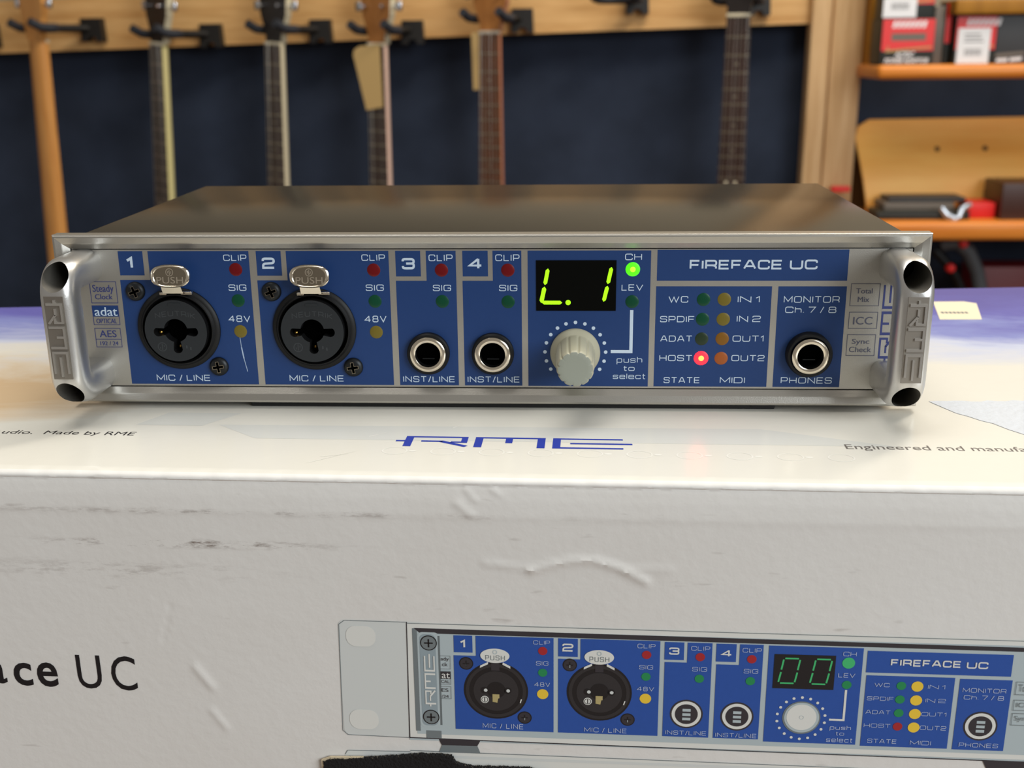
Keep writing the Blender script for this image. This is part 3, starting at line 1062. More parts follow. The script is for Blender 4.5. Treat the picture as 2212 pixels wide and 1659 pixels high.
# knob with dots
upto(5)
pdisc(65.4, -58.35, 4.25, 'p_line', 48); upto(6); pdisc(65.45, -58.3, 3.9, 'p_grey2', 48); upto(7); pdisc(65.4, -58.2, 3.35, 'p_white', 48); upto(8); pring(65.4, -58.2, .42, .5, 'p_grey2')
upto(5)
for k in range(18):
    a = 2 * PI * k / 18 + PI / 2
    pdisc(65.3 + 5.4 * math.cos(a), -58.5 + 5.4 * math.sin(a), .34, 'p_white', 14)
pline([(74.8, -50.8), (74.8, -58.6), (71.6, -58.6)], .5, 'p_white')
upto(6)
TXT = [('CLIP', 4.5, 8.3, -41.5, -40.5), ('SIG', 5.1, 7.9, -46.9, -45.8), ('48V', 4.7, 8.3, -52.4, -51.3), ('MIC / LINE', -7.4, 2.1, -63.9, -62.6),
       ('CLIP', 28.0, 32.0, -41.7, -40.6), ('SIG', 28.5, 31.6, -47.1, -46.0), ('48V', 28.1, 32.0, -52.7, -51.6), ('MIC / LINE', 16.2, 26.0, -64.0, -62.8),
       ('CLIP', 40.0, 44.2, -41.9, -40.8), ('SIG', 40.4, 43.7, -47.2, -46.1), ('INST/LINE', 34.9, 44.2, -63.9, -62.8),
       ('CLIP', 51.4, 55.6, -42.0, -40.9), ('SIG', 51.9, 55.1, -47.3, -46.2), ('INST/LINE', 46.3, 55.6, -64.1, -63.0),
       ('CH', 73.5, 76.4, -42.2, -41.1), ('LEV', 72.8, 76.5, -47.6, -46.5), ('push', 71.9, 76.6, -61.5, -60.0), ('to', 73.3, 75.2, -62.6, -61.6), ('select', 71.3, 77.2, -64.4, -63.2),
       ('WC', 80.9, 84.2, -49.7, -48.7), ('SPDIF', 79.5, 85.4, -53.2, -52.2), ('ADAT', 79.5, 85.0, -56.7, -55.7), ('HOST', 79.4, 85.3, -60.2, -59.2),
       ('IN 1', 92.6, 96.5, -49.8, -48.8), ('IN 2', 92.4, 96.8, -53.3, -52.3), ('OUT1', 91.8, 97.4, -56.8, -55.8), ('OUT2', 91.8, 97.6, -60.4, -59.3),
       ('STATE', 80.5, 87.0, -64.3, -63.2), ('MIDI', 90.0, 94.6, -64.4, -63.3), ('MONITOR', 100.2, 109.6, -50.4, -49.3), ('Ch. 7 / 8', 100.6, 109.3, -52.2, -51.1), ('PHONES', 100.8, 109.4, -64.5, -63.4)]
for s, a, b, c, d in TXT:
    ptext(s, a, b, c, d)
for s, a, b, c, d in (('1', -12.3, -10.8, -43.0, -40.9), ('2', 11.1, 13.6, -43.1, -41.1), ('3', 35.1, 37.4, -43.1, -41.3), ('4', 46.7, 49.1, -43.3, -41.5), ('FIREFACE', 84.0, 99.2, -44.3, -42.6), ('UC', 100.4, 105.0, -44.4, -42.7)):
    ptext(s, a, b, c, d, 'p_white', .24, gap=.22)
for z0, z1, s in ((-50.6, -47.4, 'Total'), (-54.6, -52.0, 'ICC'), (-58.4, -55.4, 'Sync')):
    pline([(111.6, z0), (115.8, z0), (115.8, z1), (111.6, z1)], .14, 'p_line', True)
    v, f = font_text(s, 112.2, 115.2, z0 + .8, z1 - .6); mb.tri2d(v, f, fp, PI_['p_line'])
mb.build('printed_picture', PM, bx, label='printed picture of the blue and silver rack unit', fix_normals=False)

# large lettering on the box front
lay[0] = 0.0
mb = MB()
for s, a, b, c, d, bold in (('Firef', -147.5, -128.0, -56.6, -47.6, .016), ('a', -127.2, -121.5, -56.4, -50.3, .016), ('c', -119.7, -115.1, -56.8, -50.6, .016),
                            ('e', -113.9, -108.8, -56.9, -50.3, .016), ('U', -103.9, -98.0, -57.0, -48.0, .002), ('C', -95.6, -89.5, -57.2, -48.0, .002)):
    v, f = font_text(s, a, b, c, d, bold)
    mb.tri2d(v, f, fp, 0)
mb.build('printed_lettering', ['ink_black'], bx, label='large black printed lettering', fix_normals=False)

# black fuzzy torn patch at the lower edge of the picture
outline = [(-45.5, -84), (-45.6, -74.2), (-44.2, -73.5), (-38, -73.1), (-31.8, -72.5), (-26, -71.7), (-22, -71.3), (-17, -71.2), (-14.9, -71.4), (-13.9, -73.1), (-11.5, -73.9), (-9.8, -74.2), (-3, -74.1), (3.8, -74.0), (8, -75.5), (9, -84)]
rnd = random.Random(11)
fine = []
for (a, b), (c, d) in zip(outline, outline[1:]):
    n = max(2, int(math.hypot(c - a, d - b) / .22))
    for k in range(n):
        t = k / n
        fine.append((a + (c - a) * t + rnd.uniform(-.12, .12), b + (d - b) * t + rnd.uniform(-.16, .22)))
fine.append(outline[-1])
mb = MB()
mb.prism(fine, 0.0, 1.0)
mb.prism([(-46.1, -84), (-46.2, -73.9), (-44, -73.0), (-36, -72.7), (-36, -73.6), (-44.4, -73.9), (-45.4, -74.6), (-45.2, -84)], 0.0, .6, 1)
for k in range(520):  # loose fibres along the upper edge
    i = rnd.randrange(40, len(fine) - 30)
    a, b = fine[i]
    l_ = rnd.uniform(.2, .75)
    ang = rnd.gauss(PI / 2, .7)
    y_ = rnd.uniform(.1, .95)
    mb.add([(a - .035, y_, b - .1), (a + .035, y_, b - .1), (a + l_ * math.cos(ang), y_ + rnd.uniform(-.2, .3), b + l_ * math.sin(ang))], [(0, 1, 2)], 0 if rnd.random() < .8 else 1)
for k, p in enumerate(mb.v):
    mb.v[k] = Vector(front(p.x, p.z, .42 + p.y))
mb.build('felt_patch', ['fuzz', 'frayed'], bx, label='black fuzzy patch with frayed pale edge', fix_normals=False)

# ================================================================== the audio interface
ai = thing('audio_interface', (0, 54, -1.6), 'compact silver and blue audio interface with two handles on the white box', 'audio interface')
HW, HH = 109.0, 44.0
PY = 1.9  # depth of the front panel behind the bezel's front edge

# case
mb = MB()
mb.box(-104.3, 104.3, 2.2, 107.5, 0.9, 43.3, 0, 0.9)
for sx in (-1, 1):
    pass
mb.build('case', 'case', ai)
# feet
for fx, fy in ((-55.4, 6.5), (68.5, 6.5), (-55.4, 92), (68.5, 92)):
    mb = MB()
    n = 32
    vs = [(fx + r * math.cos(2 * PI * k / n), fy + r * math.sin(2 * PI * k / n), z) for r, z in ((4.6, 0.9), (4.6, -.9), (4.0, -1.58)) for k in range(n)]
    mb.add(vs, [(i * n + k, i * n + (k + 1) % n, (i + 1) * n + (k + 1) % n, (i + 1) * n + k) for i in range(2) for k in range(n)] + [list(range(2 * n, 3 * n))], 0, True)
    mb.build('rubber_foot', 'rubber', ai)

mb = MB()
mb.box(-62.0, 74.0, 2.0, 60, -1.52, 0.95, 0, .3)
mb.build('gap_shade_strip', 'rubber', ai)  # added strip in the feet's material, standing in for shade beneath the device

# bezel: mitred frame from profile loops (inset, y)
prof = [(4.4, 3.9), (0.0, 3.9), (0.0, .62), (.14, .24), (.40, .04), (.72, 0.0), (2.10, .50), (2.32, .62), (3.75, PY - .1), (3.78, PY + 1.0), (4.4, PY + 1.5)]
mb = MB()
vs = []
for d, y in prof:
    vs += [(-HW + d, y, d), (HW - d, y, d), (HW - d, y, HH - d), (-HW + d, y, HH - d)]
for i in range(len(prof) - 1):
    for k in range(4):
        a, b2 = i * 4 + k, i * 4 + (k + 1) % 4
        quad = [vs[a], vs[b2], vs[b2 + 4], vs[a + 4]]
        mb.add(quad, [(0, 1, 2, 3)], 0)
mb.build('bezel', 'bezel', ai)

# panel
mb = MB()
mb.box(-104.98, 104.98, PY, PY + 1.6, 4.03, 39.97, 0)
panel = mb.build('front_panel', 'silver', ai)

# ---- printing on the panel
YB = PY - .02
YT = PY - .045
mb = MB()
LM = ['blue', 'white', 'navy_ink', 'grey_ink', 'scratch', 'silver']
T_, B_ = 39.62, 4.5
mb.rect(-93.1, -86.75, 33.4, T_, YB)
mb.flat([(-85.4, T_), (-59.5, T_), (-59.5, B_), (-93.3, B_), (-93.3, 32.2), (-85.4, 32.2)], YB)
mb.rect(-57.65, -51.3, 33.3, T_, YB)
mb.flat([(-50.0, T_), (-24.0, T_), (-24.0, B_), (-57.8, B_), (-57.8, 32.1), (-50.0, 32.1)], YB)
mb.rect(-22.3, -16.0, 33.1, T_, YB)
mb.flat([(-14.6, T_), (-7.1, T_), (-7.1, B_), (-22.4, B_), (-22.4, 32.0), (-14.6, 32.0)], YB)
mb.rect(-5.45, .92, 33.1, T_, YB)
mb.flat([(2.1, T_), (9.3, T_), (9.3, B_), (-5.55, B_), (-5.55, 32.0), (2.1, 32.0)], YB)
mb.rect(10.85, 41.45, B_ - .05, T_, YB)
mb.rect(43.0, 89.7, 32.0, T_ + .15, YB)
mb.rect(42.9, 71.5, B_, 30.6, YB)
mb.rect(73.05, 89.8, B_, 30.6, YB)
W_ = 1


def lt(s, x0, x1, z0, z1, t=.145, m=1, **k):
    v, f = panel_text(s, x0, x1, z0, z1, t, **k)
    mb.tri2d(v, f, lambda u, w: (u, YT, w), m)


def ht(s, x0, x1, z0, z1, m=2, bold=.0):
    v, f = font_text(s, x0, x1 - .06, z0, z1, bold)
    mb.tri2d(v, f, lambda u, w: (u, YT, w), m)
    mb.tri2d(v, f, lambda u, w: (u + .07, YT - .005, w), m)


for dx in (0.0, 35.2):
    lt('CLIP', -66.06 + dx, -60.1 + dx, 37.1, 38.72)
    lt('SIG', -65.35 + dx, -60.75 + dx, 29.4, 31.05)
    lt('48V', -66.05 + dx, -60.4 + dx, 21.25, 22.95)
    lt('MIC / LINE', -86.5 + dx, -72.25 + dx, 5.4, 7.05)
for dx in (0.0, 16.72):
    lt('CLIP', -13.92 + dx, -7.88 + dx, 37.0, 38.68)
    lt('SIG', -13.07 + dx, -8.5 + dx, 29.35, 30.98)
    lt('INST/LINE', -21.54 + dx, -8.1 + dx, 5.35, 6.95)
lt('1', -91.25, -89.15, 35.1, 38.15, .27)
lt('2', -56.26, -52.92, 35.05, 37.95, .25)
lt('3', -20.73, -17.43, 34.9, 37.8, .25)
lt('4', -3.95, -.45, 34.9, 37.8, .25)
lt('CH', 35.03, 39.2, 37.2, 38.83)
lt('LEV', 34.3, 39.66, 29.5, 31.1)
lt('push', 33.4, 39.88, 10.25, 12.35, .125)
lt('to', 35.13, 38.0, 8.6, 10.05, .125)
lt('select', 32.5, 40.8, 6.45, 7.95, .125)
lt('FIREFACE', 50.99, 73.7, 34.85, 37.25, .23, gap=.2)
lt('UC', 75.5, 82.26, 34.85, 37.3, .23, gap=.2)
for s, a, b, c, d in (('WC', 46.05, 50.95, 26.45, 28.1), ('SPDIF', 44.1, 52.7, 21.4, 23.0), ('ADAT', 44.3, 52.3, 16.35, 17.95), ('HOST', 44.2, 52.5, 11.25, 12.85),
                      ('STATE', 45.45, 54.6, 5.4, 7.0), ('MIDI', 59.7, 66.0, 5.45, 7.05), ('IN 1', 63.2, 68.9, 26.5, 28.1), ('IN 2', 63.2, 69.15, 21.5, 23.1),
                      ('OUT1', 62.4, 70.3, 16.4, 18.0), ('OUT2', 62.35, 70.65, 11.3, 12.9), ('MONITOR', 74.55, 88.25, 26.45, 28.12), ('Ch. 7 / 8', 75.05, 87.65, 23.85, 25.45), ('PHONES', 75.05, 87.85, 5.45, 7.1)):
    lt(s, a, b, c, d)
# line from LEV to the knob, ring of dots
v, f = stroke2d([Vector((36.95, 24.5)), Vector((36.95, 13.7)), Vector((31.85, 13.7))], .82)
mb.tri2d(v, f, lambda u, w: (u, YT, w), 1)
for k in range(15):
    a = math.radians(-36 + 252 * k / 14)
    mb.disc(22.86 + 7.72 * math.cos(a), 13.55 + 7.75 * math.sin(a), .46, YT, 1, 20)
# badges left and right
for x0, x1, z0, z1 in ((-101.4, -94.55, 26.2, 31.75), (-101.5, -94.68, 20.45, 25.48), (-101.5, -94.78, 14.5, 19.48)):
    v, f = stroke2d([Vector(p) for p in ((x0, z0), (x1, z0), (x1, z1), (x0, z1))], .16, True)
    mb.tri2d(v, f, lambda u, w: (u, YT, w), 2)
mb.rect(-101.5, -94.68, 22.6, 25.5, YB - .005, 0)
mb.rect(-101.5, -94.78, 16.5, 16.66, YT, 2)
ht('Steady', -100.8, -95.3, 28.5, 30.95); ht('Clock', -100.4, -95.8, 27.15, 28.65 - .15)
ht('adat', -101.0, -95.0, 22.8, 25.1, 1); ht('OPTICAL', -100.8, -95.4, 20.8, 22.05)
ht('AES', -100.4, -95.9, 17.1, 18.95, 2); ht('192 / 24', -100.5, -95.7, 14.95, 16.0)
for x0, x1, z0, z1 in ((90.85, 97.86, 25.69, 31.25), (90.9, 97.87, 19.9, 24.05), (90.87, 97.83, 12.85, 18.27)):
    v, f = stroke2d([Vector(p) for p in ((x0, z0), (x1, z0), (x1, z1), (x0, z1))], .16, True)
    mb.tri2d(v, f, lambda u, w: (u, YT, w), 3)
ht('Total', 92.1, 96.15, 28.8, 30.1, 3); ht('Mix', 92.65, 95.5, 26.65, 27.95, 3); ht('ICC', 91.95, 96.7, 20.9, 22.85, 3)
ht('Sync', 92.05, 96.4, 15.5, 17.2, 3); ht('Check', 91.5, 97.0, 13.75, 15.15, 3)
for q in logo_rects():  # upright logo that runs behind the right handle
    mb.flat([(102.4 - b * 3.6, 11.3 + a * 3.58) for a, b in q], YT, 2)
# scratch under the first 48V lamp
sp = [(-63.5, 17.2), (-63.3, 14.5), (-62.9, 11.5), (-62.2, 8.0)]
for (a, b), (c, d), w in zip(sp, sp[1:], (.14, .3, .16)):
    v, f = stroke2d([Vector((a, b)), Vector((c, d))], w)
    mb.tri2d(v, f, lambda u, w2: (u, YT - .01, w2), 4)
mb.build('printed_legend', LM, panel, label='blue fields with white and navy printed legends', fix_normals=False)


# ---- leds
def led(cx, cz, m, label, r=1.56, core=None):
    mb = MB()
    mb.lathe([(r + .12, PY), (r + .12, PY - .05), (r, PY - .10), (r * .8, PY - .19), (r * .45, PY - .24), (0.001, PY - .26)], cx, cz, 28, 0)
    if core:
        mb.lathe([(r * .42, PY - .27), (r * .3, PY - .33), (.001, PY - .35)], cx, cz, 20, 1)
    return mb.build('led', [m] + ([core] if core else []), ai, label)


for x, z, m_, lb in ((-63.1, 34.9, 'led_r', 'dark red lamp'), (-63.15, 26.85, 'led_g', 'dark green lamp'), (-63.2, 18.75, 'led_y', 'ochre lamp'),
                     (-27.9, 34.75, 'led_r', 'dark red lamp'), (-27.93, 26.7, 'led_g', 'dark green lamp'), (-27.98, 18.65, 'led_y', 'ochre lamp'),
                     (-10.77, 34.72, 'led_r', 'dark red lamp'), (-10.78, 26.68, 'led_g', 'dark green lamp'), (5.9, 34.7, 'led_r', 'dark red lamp'), (5.88, 26.6, 'led_g', 'dark green lamp'),
                     (37.0, 26.68, 'led_g', 'dark green lamp'), (54.75, 27.25, 'led_g', 'dark green lamp'), (54.7, 22.18, 'led_g', 'dark green lamp'), (54.68, 17.1, 'led_olive', 'dark olive lamp'),
                     (59.88, 27.3, 'led_y', 'ochre lamp'), (59.84, 22.2, 'led_y', 'ochre lamp'), (59.8, 17.15, 'led_a', 'amber lamp'), (59.75, 12.03, 'led_o', 'orange lamp')):
    led(x, z, m_, lb)
led(37.0, 34.9, 'led_g_on', 'lit bright green lamp', 1.66, 'led_corg')
led(54.73, 12.05, 'led_r_on', 'lit bright red lamp', 1.68, 'led_core')

# ---- display
mb = MB()
mb.box(12.97, 32.95, PY - .18, PY + .5, 24.35, 37.2, 0)
disp = mb.build('display', 'window', ai, 'black display window showing L. 1 in green')


def segment(a, b, w=.95):
    a, b = Vector(a), Vector(b)
    d = (b - a).normalized()
    n = Vector((-d.y, d.x)) * w / 2
    k = d * w * .55
    pts = [a, a + k + n, b - k + n, b, b - k - n, a + k - n]
    m_ = MB()
    m_.prism([(p.x, p.y) for p in pts], PY - .24, PY - .19)
    m_.build('lit_segment', 'segment', disp, 'lit yellow-green bar')


segment((15.95, 35.15), (15.15, 30.95)); segment((15.1, 30.55), (14.2, 26.35), 1.05); segment((14.4, 26.45), (19.5, 26.45))
segment((31.75, 35.5), (30.85, 31.2)); segment((30.8, 30.75), (29.85, 26.7))
mb = MB(); mb.lathe([(.66, PY - .19), (.66, PY - .24)], 20.98, 26.48, 24, 0); mb.build('lit_segment', 'segment', disp, 'lit yellow-green point')


# ---- phillips screw
def screw(cx, cz, parent, rot=.3, r=2.5):
    m_ = MB()
    m_.lathe([(r, PY), (r, PY - .35), (r * .92, PY - .75), (r * .66, PY - 1.08), (r * .40, PY - 1.18), (.001, PY - 1.2)], cx, cz, 32, 0)
    R = Matrix.Rotation(rot, 2)
    w, l = r * .13, r * .52
    pts = [(-w, w), (-w, l), (w, l), (w, w), (l, w), (l, -w), (w, -w), (w, -l), (-w, -l), (-w, -w), (-l, -w), (-l, w)]
    pts = [R @ Vector(p) for p in pts]
    m_.prism([(cx + p.x, cz + p.y) for p in pts], PY - 1.24, PY - 1.1, 1)
    pts2 = [p * 1.12 for p in pts]
    v, f = stroke2d(pts2, .12, True)
    m_.tri2d([(cx + a, cz + b) for a, b in v], f, lambda u, w2: (u, PY - 1.23, w2), 2)
    m_.build('screw', ['screw', 'hole', 'tabmetal'], parent, 'black cross-head screw')


# ---- combo sockets
def combo(cx, cz, face_txt):
    m_ = MB()
    YF = -1.0
    m_.lathe([(10.75, PY), (10.75, PY - .55), (10.4, PY - .95), (9.7, PY - 1.1), (9.25, PY - 1.7), (9.0, PY - 1.75), (8.75, PY - 1.3), (8.62, PY + .05)], cx, cz, 72, 0, closed_end=False)
    m_.ring(cx, cz, 7.9, 9.6, PY - .12, 1, 72)
    sock = m_.build('combo_socket', ['black', 'hole'], ai, 'round black combination microphone socket') if True else m_.build('combo_socket', 'black', ai, 'round black combination microphone socket')
    # inner face with the keyhole opening
    m_ = MB()
    N_ = 96
    outer = [(cx + 8.05 * math.cos(2 * PI * k / N_), cz + 8.05 * math.sin(2 * PI * k / N_)) for k in range(N_)]
    lobes = [(-4.55, -.35, 1.22), (4.55, -.35, 1.22), (.15, -4.75, 1.25)]

    def rr(a):
        r = 3.05
        d = Vector((math.cos(a), math.sin(a)))
        for lx, lz, lr in lobes:
            c = Vector((lx, lz))
            t = c.dot(d)
            if t > 0:
                off = abs(c.x * d.y - c.y * d.x)
                if off < lr:
                    r = max(r, t + math.sqrt(lr * lr - off * off))
        return r
    inner = [(cx + rr(2 * PI * k / N_ + .0001) * math.cos(2 * PI * k / N_), cz + .1 + rr(2 * PI * k / N_ + .0001) * math.sin(2 * PI * k / N_)) for k in range(N_)]
    vs = [(x, YF, z) for x, z in outer + inner]
    m_.add(vs, [(k, (k + 1) % N_, N_ + (k + 1) % N_, N_ + k) for k in range(N_)], 0)
    vs = [(x, y, z) for y in (YF, PY - .1) for x, z in inner]
    m_.add(vs, [(k, (k + 1) % N_, N_ + (k + 1) % N_, N_ + k) for k in range(N_)], 1)
    m_.add(vs[N_:], [list(range(N_))], 2)
    vs = [(x, y, z) for y in (YF, PY) for x, z in outer]
    m_.add(vs, [(k, (k + 1) % N_, N_ + (k + 1) % N_, N_ + k) for k in range(N_)], 1)
    # raised ledge under the top edge, moulded lettering, maker's mark
    m_.prism([(cx - 1.5, cz + 6.6), (cx + 1.9, cz + 6.6), (cx + 1.6, cz + 7.3), (cx - 1.2, cz + 7.3)], YF - .12, YF)
    v, f = panel_text(face_txt, cx - 5.0, cx + 5.4, cz + 3.9, cz + 5.3, .16, gap=.3)
    m_.tri2d(v, f, lambda u, w: (u, YF - .03, w - ((u - cx) / 9.0) ** 2 * 2.2), 3)
    m_.ring(cx - 3.9, cz - 4.2, 1.0, 1.2, YF - .03, 3)
    m_.rect(cx - 4.0, cx - 3.8, cz - 5.0, cz - 3.4, YF - .03, 3); m_.rect(cx - 4.5, cx - 4.3, cz - 4.7, cz - 4.2, YF - .03, 3); m_.rect(cx - 3.5, cx - 3.3, cz - 4.2, cz - 3.7, YF - .03, 3)
    for dx, dz in ((2.3, -4.6), (3.3, -5.0)):
        m_.rect(cx + dx, cx + dx + .35, cz + dz, cz + dz + .8, YF - .03, 3)
    m_.build('socket_face', ['black2', 'black', 'hole', 'engrave'], sock)
    m_ = MB()
    for lx, lz in ((-4.75, -.9), (.05, -4.6)):
        m_.lathe([(.42, PY - .15), (.42, PY - .8), (.2, PY - 1.0), (.001, PY - 1.05)], cx + lx, cz + lz, 12, 0)
    m_.build('contact_pin', 'gold', sock, 'small gold contact')
    # push tab
    m_ = MB()
    tc, tz, ty = cx + .5, cz + 14.5, -2.6
    pts = []
    for k in range(48):
        a = 2 * PI * k / 48
        c_, s_ = math.cos(a), math.sin(a)
        e = 2.6
        pts.append((4.95 * math.copysign(abs(c_) ** (2 / e), c_), 2.85 * math.copysign(abs(s_) ** (2 / e), s_)))
    tilt = .30
    P_ = lambda u, w, h: (tc + u, ty - w * tilt * -.35 - h, tz + w)
    n = 48
    vs = [P_(a * s_, b * s_, h) for s_, h in ((1, -.8), (1, 0), (.93, .28), (.86, .30), (.82, .14)) for a, b in pts]
    m_.add(vs, [(i * n + k, i * n + (k + 1) % n, (i + 1) * n + (k + 1) % n, (i + 1) * n + k) for i in range(4) for k in range(n)], 0, True)
    m_.add(vs[-n:], [list(range(n))], 1); m_.add(vs[:n], [list(range(n))[::-1]], 0)
    v, f = font_text('PUSH', -3.4, 3.4, -1.75, -.1, .004)
    m_.tri2d(v, f, lambda u, w: P_(u, w, .19), 2)
    mk = [(.9 * math.cos(2 * PI * k / 24), 1.05 + .9 * math.sin(2 * PI * k / 24)) for k in range(24)]
    v, f = stroke2d([Vector(p) for p in mk], .2, True); m_.tri2d(v, f, lambda u, w: P_(u, w, .19), 2)
    for u0, u1, w0, w1 in ((-.1, .1, .4, 1.7), (-.5, -.32, .8, 1.4), (.32, .5, .7, 1.3), (-.45, .0, 1.25, 1.42), (0, .45, .75, .92)):
        m_.add([P_(a, b, .19) for a, b in ((u0, w0), (u1, w0), (u1, w1), (u0, w1))], [(0, 1, 2, 3)], 2)
    # bent neck and hinge wings
    m_.add([P_(-2.5, -2.5, .1), P_(2.5, -2.5, .1), (tc + 2.6, -1.6, cz + 9.9), (tc - 2.6, -1.6, cz + 9.9), (tc + 2.6, .9, cz + 9.3), (tc - 2.6, .9, cz + 9.3)], [(0, 1, 2, 3), (3, 2, 4, 5)], 0)
    m_.box(tc + 1.6, tc + 4.4, -.6, .6, cz + 9.4, cz + 10.1, 0, .12)
    m_.box(tc - 4.0, tc - 2.2, -.4, .6, cz + 9.2, cz + 9.9, 0, .12)
    m_.build('push_tab', ['nickel', 'tabmetal', 'nickel'], sock, 'oval nickel push tab')
    screw(cx - 10.45, cz + 9.75, sock, .35)
    screw(cx + 9.5, cz - 10.15, sock, .15)


combo(-79.1, 19.55, 'NEUTRIK')
combo(-43.85, 19.5, 'NEUTRIK')


# ---- 6.3 mm jacks
def jack(cx, cz, proud, rn, label):
    m_ = MB()
    m_.lathe([(rn, PY), (rn, PY - proud * .55), (rn - .35, PY - proud * .72), (rn - .9, PY - proud * .74), (rn - .95, PY - proud * .5)], cx, cz, 48, 0, closed_end=False)
    j = m_.build('jack_socket', 'black', ai, label)
    m_ = MB()
    m_.lathe([(4.55, PY - .1), (4.55, PY - proud + .25), (4.35, PY - proud + .06), (4.1, PY - proud), (3.55, PY - proud), (3.25, PY - proud + .15), (3.12, PY - proud + .45)], cx, cz, 56, 0, closed_end=False)
    m_.lathe([(3.12, PY - proud + .45), (3.1, PY - .35)], cx, cz, 56, 1, closed_end=False)
    m_.disc(cx, cz, 3.12, PY - .3, 2, 40)
    m_.box(cx - 1.5, cx + 1.6, PY - 1.2, PY - .4, cz - 1.35, cz - 1.2, 3)
    m_.build('jack_ring', ['nickel', 'black', 'hole', 'screw'], j, 'bright nickel ring')


jack(-14.68, 13.2, 2.3, 5.45, 'instrument jack below number three')
jack(1.86, 13.2, 2.3, 5.4, 'instrument jack below number four')
jack(81.45, 13.35, 3.3, 5.75, 'headphone jack, standing prouder than the others')

# ---- rotary knob
mb = MB()
KX, KZ = 22.83, 13.45


def flute(a, r):
    if r < 3.0 or r > 5.0:
        return r
    ph = (a * 12 / (2 * PI) + .32) % 1.0
    d = min(ph, 1 - ph)
    return r - .32 * math.exp(-(d / .11) ** 2)


mb.lathe([(6.3, PY), (6.35, PY - .6), (6.1, PY - 1.3), (5.2, PY - 2.0), (5.02, PY - 2.4)], KX, KZ, 192, 0, closed_end=False)
mb.lathe([(5.02, PY - 2.4), (4.98, PY - 3.0), (4.85, PY - 8), (4.62, PY - 14.2), (4.5, PY - 14.9), (4.25, PY - 15.3)], KX, KZ, 192, 0, rad=flute, closed_end=False)
mb.lathe([(4.25, PY - 15.3), (3.9, PY - 15.4), (2.9, PY - 15.42), (.001, PY - 15.42)], KX, KZ, 192, 1, rad=lambda a, r: flute(a, r) if r > 4 else r)
mb.build('rotary_knob', ['knob', 'knobface_shade'], ai, 'light grey fluted push knob')

# ---- handles
HP = []  # outline of the bar's section (x across, d depth), rounded square
for k in range(40):
    a = 2 * PI * k / 40
    e = 3.0
    c_, s_ = math.cos(a), math.sin(a)
    HP.append((4.25 * math.copysign(abs(c_) ** (2 / e), c_), 4.15 * math.copysign(abs(s_) ** (2 / e), s_)))


def handle(hx, label):
    zt, zb, yf, rb = 36.0, 7.6, -13.6, 4.6
    path, nor = [], []
    path += [Vector((PY + 1, zt)), Vector((PY - 1, zt)), Vector((yf + rb + 1, zt))]
    for k in range(9):
        a = math.radians(90 * k / 8)
        path.append(Vector((yf + rb - rb * math.sin(a), zt - rb + rb * math.cos(a))))
    for k in range(1, 9):
        path.append(Vector((yf, zt - rb + (zb + rb - zt + rb) * k / 9)))
    for k in range(9):
        a = math.radians(90 * k / 8)
        path.append(Vector((yf + rb - rb * math.cos(a), zb + rb - rb * math.sin(a))))
    path += [Vector((yf + rb + 1, zb)), Vector((PY - 1, zb)), Vector((PY + 1, zb))]
    n = len(HP)
    vs, fs = [], []
    for i, p in enumerate(path):
        d = (path[min(i + 1, len(path) - 1)] - path[max(i - 1, 0)]).normalized()
        nr = Vector((-d.y, d.x))
        for a, b in HP:
            q = p + nr * b
            vs.append((hx + a, q.x, q.y))
    for i in range(len(path) - 1):
        for k in range(n):
            fs.append((i * n + k, i * n + (k + 1) % n, (i + 1) * n + (k + 1) % n, (i + 1) * n + k))
    m_ = MB()
    m_.add(vs, fs + [list(range(n))[::-1], [len(vs) - n + k for k in range(n)]], 0, True)
    h = m_.build('handle', ['handle', 'bore', 'hole'], ai, label)
    # screw holes bored through both corners along the legs
    for zc, dz in ((zt, .35), (zb, -.35)):
        c = MB()
        c.lathe([(3.25, -30), (3.25, PY - 3.5)], hx, zc + dz, 40, 1)
        c.add([(hx + 3.25 * math.cos(2 * PI * k / 40), -30, zc + dz + 3.25 * math.sin(2 * PI * k / 40)) for k in range(40)], [list(range(40))], 1)
        c.m[40] = 2
        co = c.build('bore_cutter', ['handle', 'bore', 'hole'], ai)
        md = h.modifiers.new('bore', 'BOOLEAN')
        md.operation = 'DIFFERENCE'
        md.solver = 'EXACT'
        md.object = co
        dg = bpy.context.evaluated_depsgraph_get()
        me = bpy.data.meshes.new_from_object(h.evaluated_get(dg))
        h.modifiers.clear()
        old = h.data
        h.data = me
        me.name = 'handle'
        bpy.data.meshes.remove(old)
        cm = co.data
        bpy.data.objects.remove(co)
        bpy.data.meshes.remove(cm)
    for p in h.data.polygons:
        p.use_smooth = True
    h.data.set_sharp_from_angle(angle=math.radians(38))
    # raised logo on the flat front of the grip
    m_ = MB()
    yy = yf - 4.15
    for q in logo_rects():
        pts = [(hx - 1.9 + b * 3.9, 31.4 - a * 3.35) for a, b in q]
        m_.prism(pts, yy - .40, yy + .25)
    m_.box(hx - 2.35, hx + 2.35, yy - .04, yy + .3, 11.6, 32.2, 1)  # added plate whose colour holds the dark reflection round the letters
    m_.build('raised_logo', ['logo_metal', 'logo_dark_reflect'], h)


handle(-101.9, 'bent aluminium handle lit from the middle')
handle(101.4, 'bent aluminium handle beside the headphone jack')

